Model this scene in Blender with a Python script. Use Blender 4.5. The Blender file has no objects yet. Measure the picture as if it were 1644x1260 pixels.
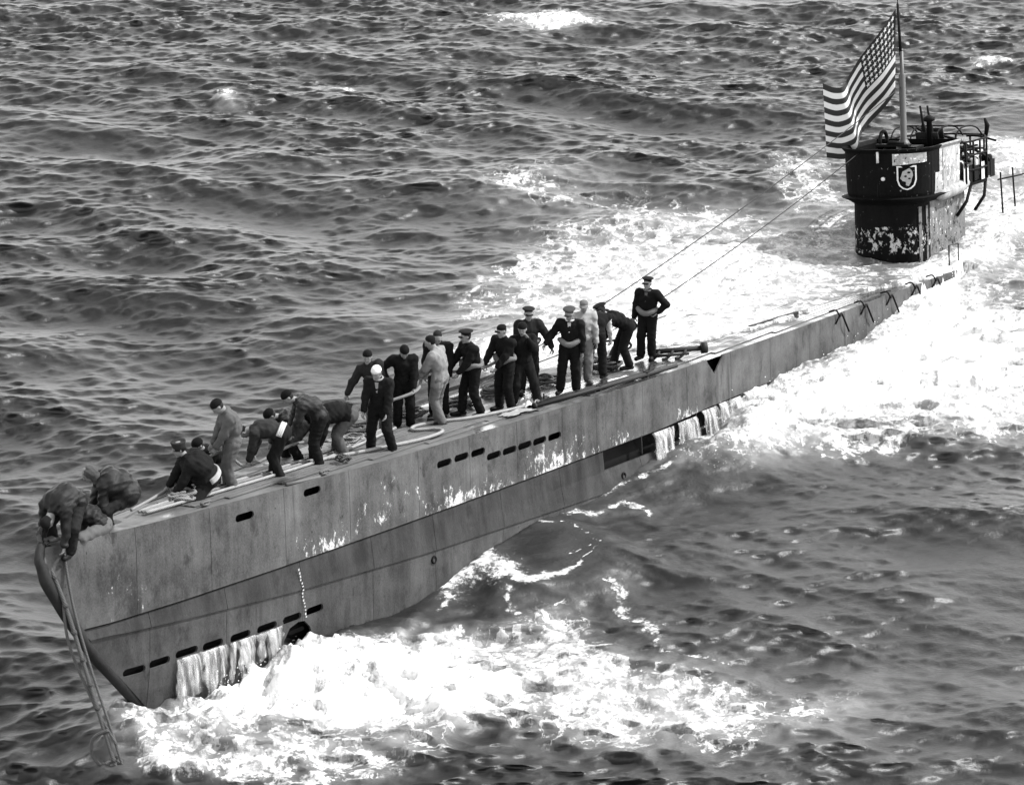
import bpy, bmesh, math, random
import numpy as np
from mathutils import Vector, Matrix

R = math.radians
random.seed(7)
RNG = np.random.default_rng(11)
scene = bpy.context.scene
COL = scene.collection

# ------------------------------------------------------------------ camera, sky, sun
CAM_H, PITCH = 19.005, 0.36015
cam_d = bpy.data.cameras.new('camera')
cam_d.sensor_width = 36.0
cam_d.lens = 3991.1 / 1644 * 36.0
cam_d.clip_start, cam_d.clip_end = 1.0, 20000.0
cam = bpy.data.objects.new('camera', cam_d)
COL.objects.link(cam)
cam.location = (0, 0, CAM_H)
cam.rotation_euler = (math.pi / 2 - PITCH, 0, 0)
scene.camera = cam

SUN_AZ, SUN_EL = R(80), R(50)          # azimuth clockwise from +Y
world = bpy.data.worlds.new('World')
scene.world = world
world.use_nodes = True
wn = world.node_tree
wn.nodes.clear()
sky = wn.nodes.new('ShaderNodeTexSky')
sky.sky_type = 'NISHITA'
sky.sun_disc = False
sky.sun_elevation = SUN_EL
sky.sun_rotation = SUN_AZ
sky.air_density = 1.25
sky.dust_density = 0.1
bw = wn.nodes.new('ShaderNodeRGBToBW')   # black-and-white film
bg = wn.nodes.new('ShaderNodeBackground')
bg.inputs['Strength'].default_value = 0.15
wo = wn.nodes.new('ShaderNodeOutputWorld')
wn.links.new(sky.outputs[0], bw.inputs[0])
wn.links.new(bw.outputs[0], bg.inputs[0])
wn.links.new(bg.outputs[0], wo.inputs[0])

sun_d = bpy.data.lights.new('sun', 'SUN')
sun_d.energy = 2.0
sun_d.angle = R(0.55)
sun_d.color = (1, 1, 1)
sun = bpy.data.objects.new('sun', sun_d)
COL.objects.link(sun)
sd = Vector((math.sin(SUN_AZ) * math.cos(SUN_EL), math.cos(SUN_AZ) * math.cos(SUN_EL), math.sin(SUN_EL)))
sun.rotation_euler = sd.to_track_quat('Z', 'Y').to_euler()
sun.location = sd * 200

vs = scene.view_settings
vs.view_transform = 'Standard'
vs.look = 'None'
vs.gamma = 1.0
vs.use_curve_mapping = False
vs.exposure = 2.7
scene.cycles.max_bounces = 6
scene.cycles.use_denoising = True

# ------------------------------------------------------------------ helpers
def g3(v):
    return (v, v, v, 1)

class NT:
    def __init__(self, name):
        self.m = bpy.data.materials.new(name)
        self.m.use_nodes = True
        self.t = self.m.node_tree
        self.t.nodes.clear()
        self.out = self.n('ShaderNodeOutputMaterial')
        self.bs = self.n('ShaderNodeBsdfPrincipled')
        self.t.links.new(self.bs.outputs[0], self.out.inputs[0])
        self.co = self.n('ShaderNodeTexCoord').outputs['Object']
    def n(self, k, **kw):
        nd = self.t.nodes.new(k)
        for a, b in kw.items():
            setattr(nd, a, b)
        return nd
    def l(self, a, b):
        self.t.links.new(a, b)
    def set(self, nd, i, v):
        if hasattr(v, 'is_linked') or isinstance(v, bpy.types.NodeSocket):
            self.l(v, nd.inputs[i])
        else:
            nd.inputs[i].default_value = v
    def math(self, op, a, b=None, c=None, clamp=False):
        nd = self.n('ShaderNodeMath', operation=op, use_clamp=clamp)
        for i, v in enumerate((a, b, c)):
            if v is not None:
                self.set(nd, i, v)
        return nd.outputs[0]
    def step(self, v, lo, hi, a=0.0, b=1.0):
        nd = self.n('ShaderNodeMapRange', interpolation_type='SMOOTHSTEP')
        for i, q in enumerate((v, lo, hi, a, b)):
            self.set(nd, i, q)
        return nd.outputs[0]
    def map(self, sc=(1, 1, 1), rot=(0, 0, 0), loc=(0, 0, 0), src=None):
        nd = self.n('ShaderNodeMapping')
        nd.inputs['Scale'].default_value = sc
        nd.inputs['Rotation'].default_value = rot
        nd.inputs['Location'].default_value = loc
        self.l(src or self.co, nd.inputs[0])
        return nd.outputs[0]
    def noise(self, scale, detail=4, rough=.55, vec=None, dist=0.0):
        nd = self.n('ShaderNodeTexNoise')
        nd.inputs['Scale'].default_value = scale
        nd.inputs['Detail'].default_value = detail
        nd.inputs['Roughness'].default_value = rough
        nd.inputs['Distortion'].default_value = dist
        self.l(vec or self.co, nd.inputs['Vector'])
        return nd.outputs['Fac']
    def mix(self, f, a, b):
        nd = self.n('ShaderNodeMix', data_type='FLOAT')
        self.set(nd, 0, f); self.set(nd, 2, a); self.set(nd, 3, b)
        return nd.outputs[0]
    def xyz(self, v=None):
        nd = self.n('ShaderNodeSeparateXYZ')
        self.l(v or self.co, nd.inputs[0])
        return nd.outputs
    def grey(self, v):
        nd = self.n('ShaderNodeCombineColor')
        for i in range(3):
            self.set(nd, i, v)
        return nd.outputs[0]
    def base(self, v):
        self.l(self.grey(v), self.bs.inputs['Base Color'])
    def bump(self, h, strength=.3, dist=.02):
        nd = self.n('ShaderNodeBump')
        nd.inputs['Strength'].default_value = strength
        nd.inputs['Distance'].default_value = dist
        self.l(h, nd.inputs['Height'])
        self.l(nd.outputs[0], self.bs.inputs['Normal'])

MATS = {}
def plain(name, v, rough=.7, var=.35, scale=9, bump=.25, spec=.3, metal=0.0):
    """grey material with noise wear and fine relief"""
    if name in MATS:
        return MATS[name]
    t = NT(name)
    n1 = t.noise(scale, 5, .6)
    n2 = t.noise(scale * 7, 3, .6)
    f = t.math('MULTIPLY_ADD', n1, var * 2 * v, v * (1 - var))
    f = t.math('MULTIPLY_ADD', t.math('SUBTRACT', n2, .5), v * var, f)
    t.base(t.math('MAXIMUM', f, .0012))
    t.bs.inputs['Roughness'].default_value = rough
    t.bs.inputs['Specular IOR Level'].default_value = spec
    t.bs.inputs['Metallic'].default_value = metal
    if bump:
        t.bump(n2, bump, .01)
    MATS[name] = t.m
    return t.m

def new_mesh(name, verts, faces, mats=None, smooth=True, fmat=None):
    me = bpy.data.meshes.new(name)
    me.from_pydata([tuple(v) for v in verts], [], [tuple(f) for f in faces])
    for m in (mats if isinstance(mats, (list, tuple)) else [mats] if mats else []):
        me.materials.append(m)
    if fmat is not None:
        me.polygons.foreach_set('material_index', np.asarray(fmat, dtype=np.int32))
    if smooth:
        me.polygons.foreach_set('use_smooth', np.ones(len(me.polygons), dtype=bool))
    me.update()
    return me

def link(name, me, parent=None, loc=None, rotz=None):
    o = bpy.data.objects.new(name, me)
    COL.objects.link(o)
    if parent:
        o.parent = parent
    if loc is not None:
        o.location = loc
    if rotz is not None:
        o.rotation_euler = (0, 0, rotz)
    return o

def tag(o, label=None, cat=None, group=None, kind=None):
    if label: o['label'] = label
    if cat: o['category'] = cat
    if group: o['group'] = group
    if kind: o['kind'] = kind
    return o

def rebase(o, origin):
    """move the mesh so that the object's origin sits at `origin` (top-level meshes built in world space)"""
    o.data.transform(Matrix.Translation(-Vector(origin)))
    o.location = origin
    return o

class MB:
    """collects shapes into one mesh"""
    def __init__(self):
        self.v, self.f, self.m = [], [], []
    def add(self, vs_, fs_, mi=0):
        b = len(self.v)
        self.v += [tuple(map(float, q)) for q in vs_]
        self.f += [tuple(i + b for i in q) for q in fs_]
        self.m += [mi] * len(fs_)
        return self
    def box(self, c, size, M=None, mi=0):
        x, y, z = [s / 2 for s in size]
        vs_ = [Vector((sx * x, sy * y, sz * z)) for sx in (-1, 1) for sy in (-1, 1) for sz in (-1, 1)]
        if M is not None:
            vs_ = [M @ q for q in vs_]
        vs_ = [q + Vector(c) for q in vs_]
        return self.add(vs_, [(0, 1, 3, 2), (4, 6, 7, 5), (0, 4, 5, 1), (2, 3, 7, 6), (0, 2, 6, 4), (1, 5, 7, 3)], mi)
    def tube(self, pts, rad, n=8, mi=0, closed=False, caps=True):
        P = [Vector(p) for p in pts]
        k = len(P)
        rr = rad if isinstance(rad, (list, tuple)) else [rad] * k
        vs_, fs_ = [], []
        prev = None
        for i in range(k):
            if closed:
                t = P[(i + 1) % k] - P[i - 1]
            else:
                t = P[min(i + 1, k - 1)] - P[max(i - 1, 0)]
            t = t.normalized() if t.length > 1e-9 else Vector((0, 0, 1))
            if prev is None:
                a = Vector((0, 0, 1)) if abs(t.z) < .9 else Vector((1, 0, 0))
                u = t.cross(a).normalized()
            else:
                u = (prev - t * prev.dot(t))
                u = u.normalized() if u.length > 1e-6 else t.orthogonal().normalized()
            prev = u
            w = t.cross(u)
            for j in range(n):
                an = 2 * math.pi * j / n
                vs_.append(P[i] + (u * math.cos(an) + w * math.sin(an)) * rr[i])
        for i in range(k if closed else k - 1):
            a, b = i * n, ((i + 1) % k) * n
            for j in range(n):
                j2 = (j + 1) % n
                fs_.append((a + j, a + j2, b + j2, b + j))
        if caps and not closed:
            fs_.append(tuple(range(n))[::-1])
            fs_.append(tuple((k - 1) * n + j for j in range(n)))
        return self.add(vs_, fs_, mi)
    def lathe(self, prof, M=None, n=16, mi=0, sx=1.0, sy=1.0):
        vs_, fs_ = [], []
        for (r, z) in prof:
            for j in range(n):
                a = 2 * math.pi * j / n
                q = Vector((r * math.cos(a) * sx, r * math.sin(a) * sy, z))
                vs_.append(M @ q if M is not None else q)
        k = len(prof)
        for i in range(k - 1):
            for j in range(n):
                j2 = (j + 1) % n
                fs_.append((i * n + j, i * n + j2, (i + 1) * n + j2, (i + 1) * n + j))
        fs_.append(tuple(range(n))[::-1])
        fs_.append(tuple((k - 1) * n + j for j in range(n)))
        return self.add(vs_, fs_, mi)
    def build(self, name, mats, parent=None, smooth=True, **kw):
        me = new_mesh(name, self.v, self.f, mats, smooth, self.m)
        return link(name, me, parent, **kw)

def spline(pts, k=8, closed=False):
    P = [Vector(p) for p in pts]
    n = len(P)
    out = []
    for i in range(n if closed else n - 1):
        if closed:
            a, b, c, d = P[i - 1], P[i], P[(i + 1) % n], P[(i + 2) % n]
        else:
            a, b, c, d = P[max(i - 1, 0)], P[i], P[i + 1], P[min(i + 2, n - 1)]
        for j in range(k):
            t = j / k
            out.append(.5 * ((2 * b) + (c - a) * t + (2 * a - 5 * b + 4 * c - d) * t * t + (3 * b - a - 3 * c + d) * t ** 3))
    if not closed:
        out.append(P[-1])
    return out

# ------------------------------------------------------------------ the submarine's own frame: s aft from the bow, t to starboard, u up
TH, TRIM, LIST = 0.569024, 0.113929, 0.139147
ORG = Vector((-7.0216, 34.3375, 3.2966))
_h = Vector((math.sin(TH), math.cos(TH), 0)); _st = Vector((math.cos(TH), -math.sin(TH), 0)); _z = Vector((0, 0, 1))
ES = _h * math.cos(TRIM) - _z * math.sin(TRIM)
_up = _h * math.sin(TRIM) + _z * math.cos(TRIM)
ET = _st * math.cos(LIST) + _up * math.sin(LIST)
EU = -_st * math.sin(LIST) + _up * math.cos(LIST)
# object axes: x = t (starboard), y = s (aft), z = u
HM = Matrix(((ET.x, ES.x, EU.x, ORG.x), (ET.y, ES.y, EU.y, ORG.y), (ET.z, ES.z, EU.z, ORG.z), (0, 0, 0, 1)))
# the frame above is left-handed in (t, s, u) only if det < 0; local coordinates are written (t, s, u)
def W(s, t, u=0.0):
    return ORG + ES * s + ET * t + EU * u
def deck_z(x, y):
    """height of the deck plane above world (x, y)"""
    return ORG.z - (EU.x * (x - ORG.x) + EU.y * (y - ORG.y)) / EU.z
def wd(s):
    return np.interp(s, [0, .6, 2, 4, 7, 11, 16, 22, 30, 40, 55, 68, 76], [.05, .25, .5, .75, 1.05, 1.35, 1.65, 1.9, 2.03, 2.08, 1.9, 1.2, .15])
def sheer(s):
    return np.interp(s, [0, 4, 8, 14, 80], [.30, .2, .1, 0, 0])
def stem_s(u):
    return np.interp(u, [-4.6, -3.13, -2.39, -1.65, -.85, -.27, .15, .37], [3.6, 2.05, 1.43, .79, .26, -.08, -.2, -.1])

# ------------------------------------------------------------------ the sea
def field(L, N, fn, seed):
    """periodic complex random field with amplitude fn(kx, ky); returns spectrum and wave numbers"""
    r = np.random.default_rng(seed)
    k = np.fft.fftfreq(N, L / N) * 2 * math.pi
    kx, ky = np.meshgrid(k, k, indexing='ij')
    a = r.normal(size=(N, N)) + 1j * r.normal(size=(N, N))
    return a * fn(kx, ky), kx, ky

def waves(L, N, lmin, lmax, peak, height, wdir, spread, seed, choppy):
    def amp(kx, ky):
        k = np.hypot(kx, ky) + 1e-9
        lam = 2 * math.pi / k
        c = (kx * wdir[0] + ky * wdir[1]) / k
        s = np.exp(-.5 * (peak / lam) ** -2 * 1.1) * k ** -2.0 * (np.maximum(c, 0) ** spread + .12)
        s *= (1 / (1 + (lam / lmax) ** 12)) * (1 / (1 + (lmin / lam) ** 8))
        s[0, 0] = 0
        return s
    sp, kx, ky = field(L, N, amp, seed)
    k = np.hypot(kx, ky) + 1e-9
    h = np.fft.ifft2(sp).real
    q = height / h.std()
    dx = np.fft.ifft2(1j * kx / k * sp).real * q * choppy
    dy = np.fft.ifft2(1j * ky / k * sp).real * q * choppy
    return L, N, h * q, dx, dy

def cloud(L, N, slope, seed):
    sp, kx, ky = field(L, N, lambda a, b: np.where(np.hypot(a, b) < 2 * math.pi / L * .5, 0, (np.hypot(a, b) + 1e-9) ** slope), seed)
    h = np.fft.ifft2(sp).real
    return L, N, h / h.std()

def sample(L, N, arr, X, Y):
    u = (X / L * N) % N
    v = (Y / L * N) % N
    i = np.floor(u).astype(int); j = np.floor(v).astype(int)
    a = u - i; b = v - j
    i %= N; j %= N
    i2 = (i + 1) % N; j2 = (j + 1) % N
    return (arr[i, j] * (1 - a) + arr[i2, j] * a) * (1 - b) + (arr[i, j2] * (1 - a) + arr[i2, j2] * a) * b

def sstep(x, a, b):
    t = np.clip((x - a) / (b - a), 0, 1)
    return t * t * (3 - 2 * t)

def poly_sd(X, Y, pts):
    """signed distance, negative inside"""
    P = np.array(pts)
    d = np.full(X.shape, 1e9)
    ins = np.zeros(X.shape, bool)
    n = len(P)
    for i in range(n):
        a, b = P[i], P[(i + 1) % n]
        e = b - a
        px, py = X - a[0], Y - a[1]
        t = np.clip((px * e[0] + py * e[1]) / (e @ e + 1e-12), 0, 1)
        d = np.minimum(d, np.hypot(px - t * e[0], py - t * e[1]))
        c = ((a[1] > Y) != (b[1] > Y)) & (X < (b[0] - a[0]) * (Y - a[1]) / (b[1] - a[1] + 1e-12) + a[0])
        ins ^= c
    return np.where(ins, -d, d)

def line_d(X, Y, pts):
    d = np.full(X.shape, 1e9)
    P = np.array(pts)
    for a, b in zip(P[:-1], P[1:]):
        e = b - a
        px, py = X - a[0], Y - a[1]
        t = np.clip((px * e[0] + py * e[1]) / (e @ e + 1e-12), 0, 1)
        d = np.minimum(d, np.hypot(px - t * e[0], py - t * e[1]))
    return d

FOAM_ZONES={
 'bow_core':[(-5.32,36.30),(-5.16,37.60),(-3.92,37.76),(-2.77,37.88),(-1.94,38.35),(-1.10,38.84),(-0.34,38.35),(0.19,36.96),(0.08,35.87),(-1.02,35.44),(-2.60,35.24),(-4.00,35.24),(-5.01,35.44)],
 'bow_left':[(-6.54,36.30),(-5.64,35.65),(-5.14,36.52),(-4.02,35.44),(-3.63,34.42),(-5.05,34.12),(-6.19,34.62)],
 'bow_bottom':[(-6.12,34.82),(-3.88,35.03),(-1.21,35.24),(-1.95,34.03),(-3.54,33.41),(-5.92,33.41)],
 'bow_right':[(-0.24,38.60),(1.17,39.08),(1.98,37.65),(3.55,36.30),(3.76,35.24),(1.75,34.82),(0.38,35.44)],
 'bow_far_right':[(3.33,36.08),(5.88,36.96),(6.06,36.08),(4.31,34.82),(2.93,34.82)],
 'bow_up':[(-2.72,38.84),(-1.99,39.46),(-1.42,38.84),(-1.30,38.12),(-2.77,37.88)],
 'stb_core':[(4.39,48.26),(5.04,49.71),(6.55,51.24),(8.31,54.14),(10.29,57.57),(11.31,59.57),(12.16,61.69),(13.03,64.24),(14.51,66.68),(14.08,63.66),(12.57,60.88),(11.48,58.31),(11.21,55.92),(13.38,55.02),(12.05,50.09),(8.95,49.16),(6.73,49.34),(5.11,47.56)],
 'aft_gap':[(11.77,60.88),(15.83,64.84),(13.67,55.02),(11.08,56.86)],
 'stb_edge':[(3.00,46.54),(3.48,48.26),(4.51,49.71),(6.82,50.09),(8.03,48.26),(6.09,47.21),(4.49,46.37)],
 'stb_right':[(7.69,51.64),(10.46,53.28),(12.44,53.28),(11.41,48.26),(7.77,48.26)],
 'port_core':[(2.15,59.31),(3.83,61.42),(5.52,62.52),(6.99,60.88),(7.64,59.57),(6.97,56.39),(5.70,53.92),(3.77,52.86),(1.96,53.28),(1.13,54.57)],
 'port_out':[(-1.34,55.02),(0.28,58.31),(1.27,62.52),(3.00,64.84),(5.68,64.54),(7.69,61.42),(6.87,56.86),(2.52,53.28),(0.68,53.28)],
 'port_far':[(-0.73,66.68),(1.03,68.62),(3.28,67.31),(2.31,64.24),(0.30,64.24)],
 'tower_l':[(7.31,69.29),(9.27,70.66),(8.74,60.88),(7.63,60.88)],
 'tower_r':[(12.12,64.84),(13.47,66.68),(16.02,70.66),(14.70,64.24),(12.41,60.88),(11.45,60.88)],
 'tower_far':[(13.96,71.37),(15.13,71.72),(15.74,69.29),(14.16,66.68)],
 'cap1':[(-0.49,88.76),(1.32,89.62),(2.85,87.71),(1.72,86.88)],
 'cap2':[(15.52,82.50),(16.09,82.78),(16.45,81.86),(15.79,81.67)],
 'cap3':[(-9.18,76.69),(-8.93,77.09),(-8.30,75.72),(-8.78,75.72)],
 'cap4':[(-6.32,77.92),(-5.58,78.77),(-4.65,78.34),(-5.20,77.51)],
}
FOAM_LINES={
 'ring':[(-0.46,41.47),(-0.26,42.54),(0.33,43.03),(0.92,43.03),(1.26,42.82),(1.66,42.31),(1.87,41.89),(1.57,41.34),(1.15,40.45),(0.64,40.14),(0.09,40.53),(-0.25,40.93),(-0.46,41.47)],
 'ring_inner':[(1.26,42.82),(1.36,42.03),(1.20,41.34),(1.58,41.75)],
 'blob':[(-1.20,40.48),(-0.59,40.88),(0.09,40.88)],
 'wisp':[(0.09,40.09),(0.30,39.08),(0.43,38.35),(0.85,39.08),(1.22,38.84)],
 'wisp2':[(0.43,38.35),(-0.23,37.65),(-0.44,37.88)],
 'wisp3':[(1.17,39.08),(1.87,37.65),(2.57,36.96)],
 'wisp4':[(1.98,40.35),(2.36,39.08),(2.53,38.12),(3.45,37.65)],
 'hull_line':[(-1.45,39.84),(-0.26,42.53),(0.58,44.00),(1.69,44.92),(2.20,45.56),(2.98,46.21)],
 'hull2':[(0.45,43.55),(1.65,43.85),(2.16,44.61),(2.61,44.00)],
}
# (level, softness in metres)
FOAM_LEVEL = {'bow_core': (1.25, .55), 'bow_left': (.72, .6), 'bow_bottom': (.60, .6), 'bow_right': (.78, .8), 'bow_far_right': (.52, .9),
              'bow_up': (.55, .4), 'stb_core': (1.3, .9), 'stb_edge': (.55, .7), 'stb_right': (1.0, 1.0), 'port_core': (.92, 1.8),
              'port_out': (.60, 1.8), 'port_far': (.42, 2.0), 'aft_gap': (.42, 1.0), 'tower_l': (.5, 1.2), 'tower_r': (.95, 1.4), 'tower_far': (.9, 1.0),
              'cap1': (1.0, .8), 'cap2': (1.1, .4), 'cap3': (.8, .35), 'cap4': (.6, .35)}

def axis(lo, hi, step, far, grow=1.32):
    a = list(np.arange(lo, hi, step))
    st, up = step, []
    x = hi
    while x < far:
        up.append(x); st *= grow; x += st
    up.append(far)
    st, dn = step, []
    x = lo
    while x > -far:
        st *= grow; x -= st; dn.append(max(x, -far))
    return np.array(dn[::-1] + a + up)

def build_sea():
    xs = axis(-23.0, 23.0, .062, 9000.0)
    ys = np.concatenate([np.arange(31, 62, .062), np.arange(62, 82, .085), np.arange(82, 112, .115)])
    yn = axis(31, 31.06, .062, 9000.0)
    yf = axis(111.9, 112, .115, 9000.0)
    ys = np.concatenate([yn[yn < 31], ys, yf[yf > 112]])
    X, Y = np.meshgrid(xs, ys, indexing='ij')
    X = X.astype(np.float64); Y = Y.astype(np.float64)
    spx = np.gradient(xs)[:, None]; spy = np.gradient(ys)[None, :]
    sp = np.maximum(spx, spy) + 0 * X
    wv = [
        (waves(113.0, 512, 2.2, 30, 7.0, .105, (-.22, -.97), 2, 5, .8), 1.5),
        (waves(37.0, 640, .4, 3.2, 1.6, .026, (-.16, -.98), 1.2, 23, .7), .45),
        (waves(17.3, 512, .13, 1.25, .6, .0115, (.05, -.99), 1.5, 41, .7), .14),
    ]
    z = np.zeros_like(X); dx = z.copy(); dy = z.copy()
    h_big = None
    patch = sample(*cloud(60, 256, -1.8, 77), X, Y)
    for n, (w, cut) in enumerate(wv):
        L, N, hh, ax, ay = w
        fade = np.clip(1.6 - sp / cut * .8, 0, 1)
        if n > 0:
            fade = fade * np.clip(.95 + .4 * patch, .25, 1.7)
        if n > 0:
            fade = fade * (1 + (.6, 1.1)[n - 1] * sstep(-Y, -60, -45) * (.35 + .65 * sstep(X, -4, 3)))       # gusts roughen the near water
        h = sample(L, N, hh, X, Y) * fade
        z += h
        dx += sample(L, N, ax, X, Y) * fade
        dy += sample(L, N, ay, X, Y) * fade - h * (.7, 1.6, 1.4)[n]      # wind-driven waves lean forward: steep fronts, gentle backs
        if n == 0:
            h_big = h
    # hull coordinates of every point of the water plane
    px, py, pz = X - ORG.x, Y - ORG.y, .2 - ORG.z
    S = px * ES.x + py * ES.y + pz * ES.z
    T = px * ET.x + py * ET.y + pz * ET.z
    wid = wd(np.clip(S - 1.75 * np.exp(-(np.clip(S, 0, 99) / 9) ** 2), 0, 76))     # the stem rakes aft towards the water
    dk = ORG.z - (EU.x * px + EU.y * py) / EU.z
    dist_h = np.abs(T) - wid
    near = (S > 1.7) & (S < 78)
    # calm the swell right at the hull
    calm = np.where(near, 1 - sstep(dist_h, .0, 2.5), 0)
    z *= 1 - .55 * calm; dx *= 1 - .8 * calm; dy *= 1 - .8 * calm
    wx = sample(*cloud(9, 256, -1.6, 5), X, Y); wy = sample(*cloud(9, 256, -1.6, 6), X, Y)
    turb = sample(*cloud(6.0, 256, -1.7, 9), X, Y)
    fine = sample(*cloud(2.6, 256, -1.5, 10), X, Y)
    dense = sp < .4
    foam = np.zeros_like(X)
    qx, qy = X + wx * .28, Y + wy * .28
    for k, pts in FOAM_ZONES.items():
        lev, soft = FOAM_LEVEL[k]
        P = np.array(pts)
        m = dense & (X > P[:, 0].min() - 3 * soft - 1) & (X < P[:, 0].max() + 3 * soft + 1) & (Y > P[:, 1].min() - 3 * soft - 1) & (Y < P[:, 1].max() + 3 * soft + 1)
        if not m.any():
            continue
        sdv = poly_sd(qx[m], qy[m], pts)
        a = lev * (1 - sstep(sdv, -soft * 1.1, soft * 1.7))
        foam[m] = np.maximum(foam[m], a)
    lines = np.zeros_like(X)
    wl = {'blob': .26, 'ring': .075, 'ring_inner': .06, 'hull_line': .05, 'hull2': .07}
    for k, pts in FOAM_LINES.items():
        P = np.array(pts)
        m = dense & (X > P[:, 0].min() - 2) & (X < P[:, 0].max() + 2) & (Y > P[:, 1].min() - 2) & (Y < P[:, 1].max() + 2)
        d = line_d((X + wx * .16 + fine * .035)[m], (Y + wy * .16 + fine * .03)[m], pts)
        w = wl.get(k, .06) * np.clip(1 + .9 * turb[m], .15, 2.6)
        lines[m] = np.maximum(lines[m], (1.3 if k.startswith('ring') else .9) * np.clip(1 - d / (w * 2.6), 0, 1))
        foam[m] = np.maximum(foam[m], .17 * (1 - sstep(d, .1, .7)))
    # breaking crests
    crest = sstep(h_big + .03 * turb, .30, .42) * .5 * dense
    foam = np.maximum(foam, crest)
    # churned water stands up in heaps
    z += np.clip(foam, 0, 1.2) * dense * (.10 + .085 * turb + .03 * fine)
    z += .42 * np.exp(-(((X - .65) / 1.35) ** 2 + ((Y - 41.6) / 1.6) ** 2) ** 2) * dense
    z += .50 * np.exp(-((S - 3.6) ** 2 / 5.0 + (T - wid - .25) ** 2 / 1.3)) * (1 + .25 * turb + .10 * fine) * dense
    z += .25 * np.exp(-((S - 19) ** 2 / 14 + (T - 2.4) ** 2 / 1.2)) * (1 + .4 * turb) * dense
    # the sea washing over the port side of the awash foredeck
    tc = np.interp(S, [15.5, 17.5, 18.5, 20, 22, 24, 26, 28, 30, 33], [-2.6, -1.6, -.3, .75, 1.1, 1.3, 1.4, 1.5, 1.65, 1.85])
    tcj = tc + .16 * turb + .05 * fine
    Tc = np.maximum(T, -2.2)
    dkc = dk + (T - Tc) * (-ET.z) * 1.0
    disc = np.exp(-(((X - .65) / 1.2) ** 2 + ((Y - 41.6) / 1.4) ** 2) ** 2) * dense
    z = z * (1 - .7 * disc); dx *= 1 - .8 * disc; dy *= 1 - .8 * disc
    wgt = (1 - sstep(T, tcj - .2, tcj + .12)) * sstep(S, 15.5, 18.5) * (1 - sstep(S, 31, 36)) * (1 - sstep(-T, 2.2, 7.0)) * dense
    z = z * (1 - .85 * wgt) + wgt * np.maximum(dkc + .05 + .03 * turb + .015 * fine, z * .85)
    dry = (T > tcj + .12) & (T < wid + .35) & (S > 0) & (S < 31.0) & ((T < wid + .02) | (S > 24))
    z = np.where(dry, np.minimum(z, dk - np.interp(S, [20, 26, 33], [.35, .3, .10])), z)
    inside = (np.abs(T) < wid - .03) & (S > 2.4) & (S < 17)
    z = np.where(inside, np.minimum(z, 0), z)
    foam = np.maximum(foam, wgt * np.interp(S, [20, 24, 27], [.95, .66, .42]) * (1 - sstep(T, tcj - .6, tcj + .1) * .5))
    foam = np.where(np.abs(dist_h) < .25, np.maximum(foam, .30 * ((S > 15) & (S < 40))), foam)
    far = 1 - sstep(sp, .3, 3)
    dx *= far; dy *= far
    co = np.stack([X + dx, Y + dy, z], -1).reshape(-1, 3)
    n, m = X.shape
    ii = np.arange(n * m, dtype=np.int32).reshape(n, m)
    quads = np.stack([ii[:-1, :-1], ii[1:, :-1], ii[1:, 1:], ii[:-1, 1:]], -1).reshape(-1)
    me = bpy.data.meshes.new('sea')
    me.vertices.add(n * m)
    me.vertices.foreach_set('co', co.astype(np.float32).reshape(-1))
    nf = len(quads) // 4
    me.loops.add(nf * 4)
    me.loops.foreach_set('vertex_index', quads)
    me.polygons.add(nf)
    me.polygons.foreach_set('loop_start', np.arange(0, nf * 4, 4, dtype=np.int32))
    me.polygons.foreach_set('use_smooth', np.ones(nf, bool))
    for nm, arr in (('foam', foam), ('lines', lines)):
        at = me.attributes.new(nm, 'FLOAT', 'POINT')
        at.data.foreach_set('value', arr.astype(np.float32).reshape(-1))
    me.update()
    me.validate()
    me.materials.append(sea_material())
    return tag(link('sea', me), kind='structure')

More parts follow.
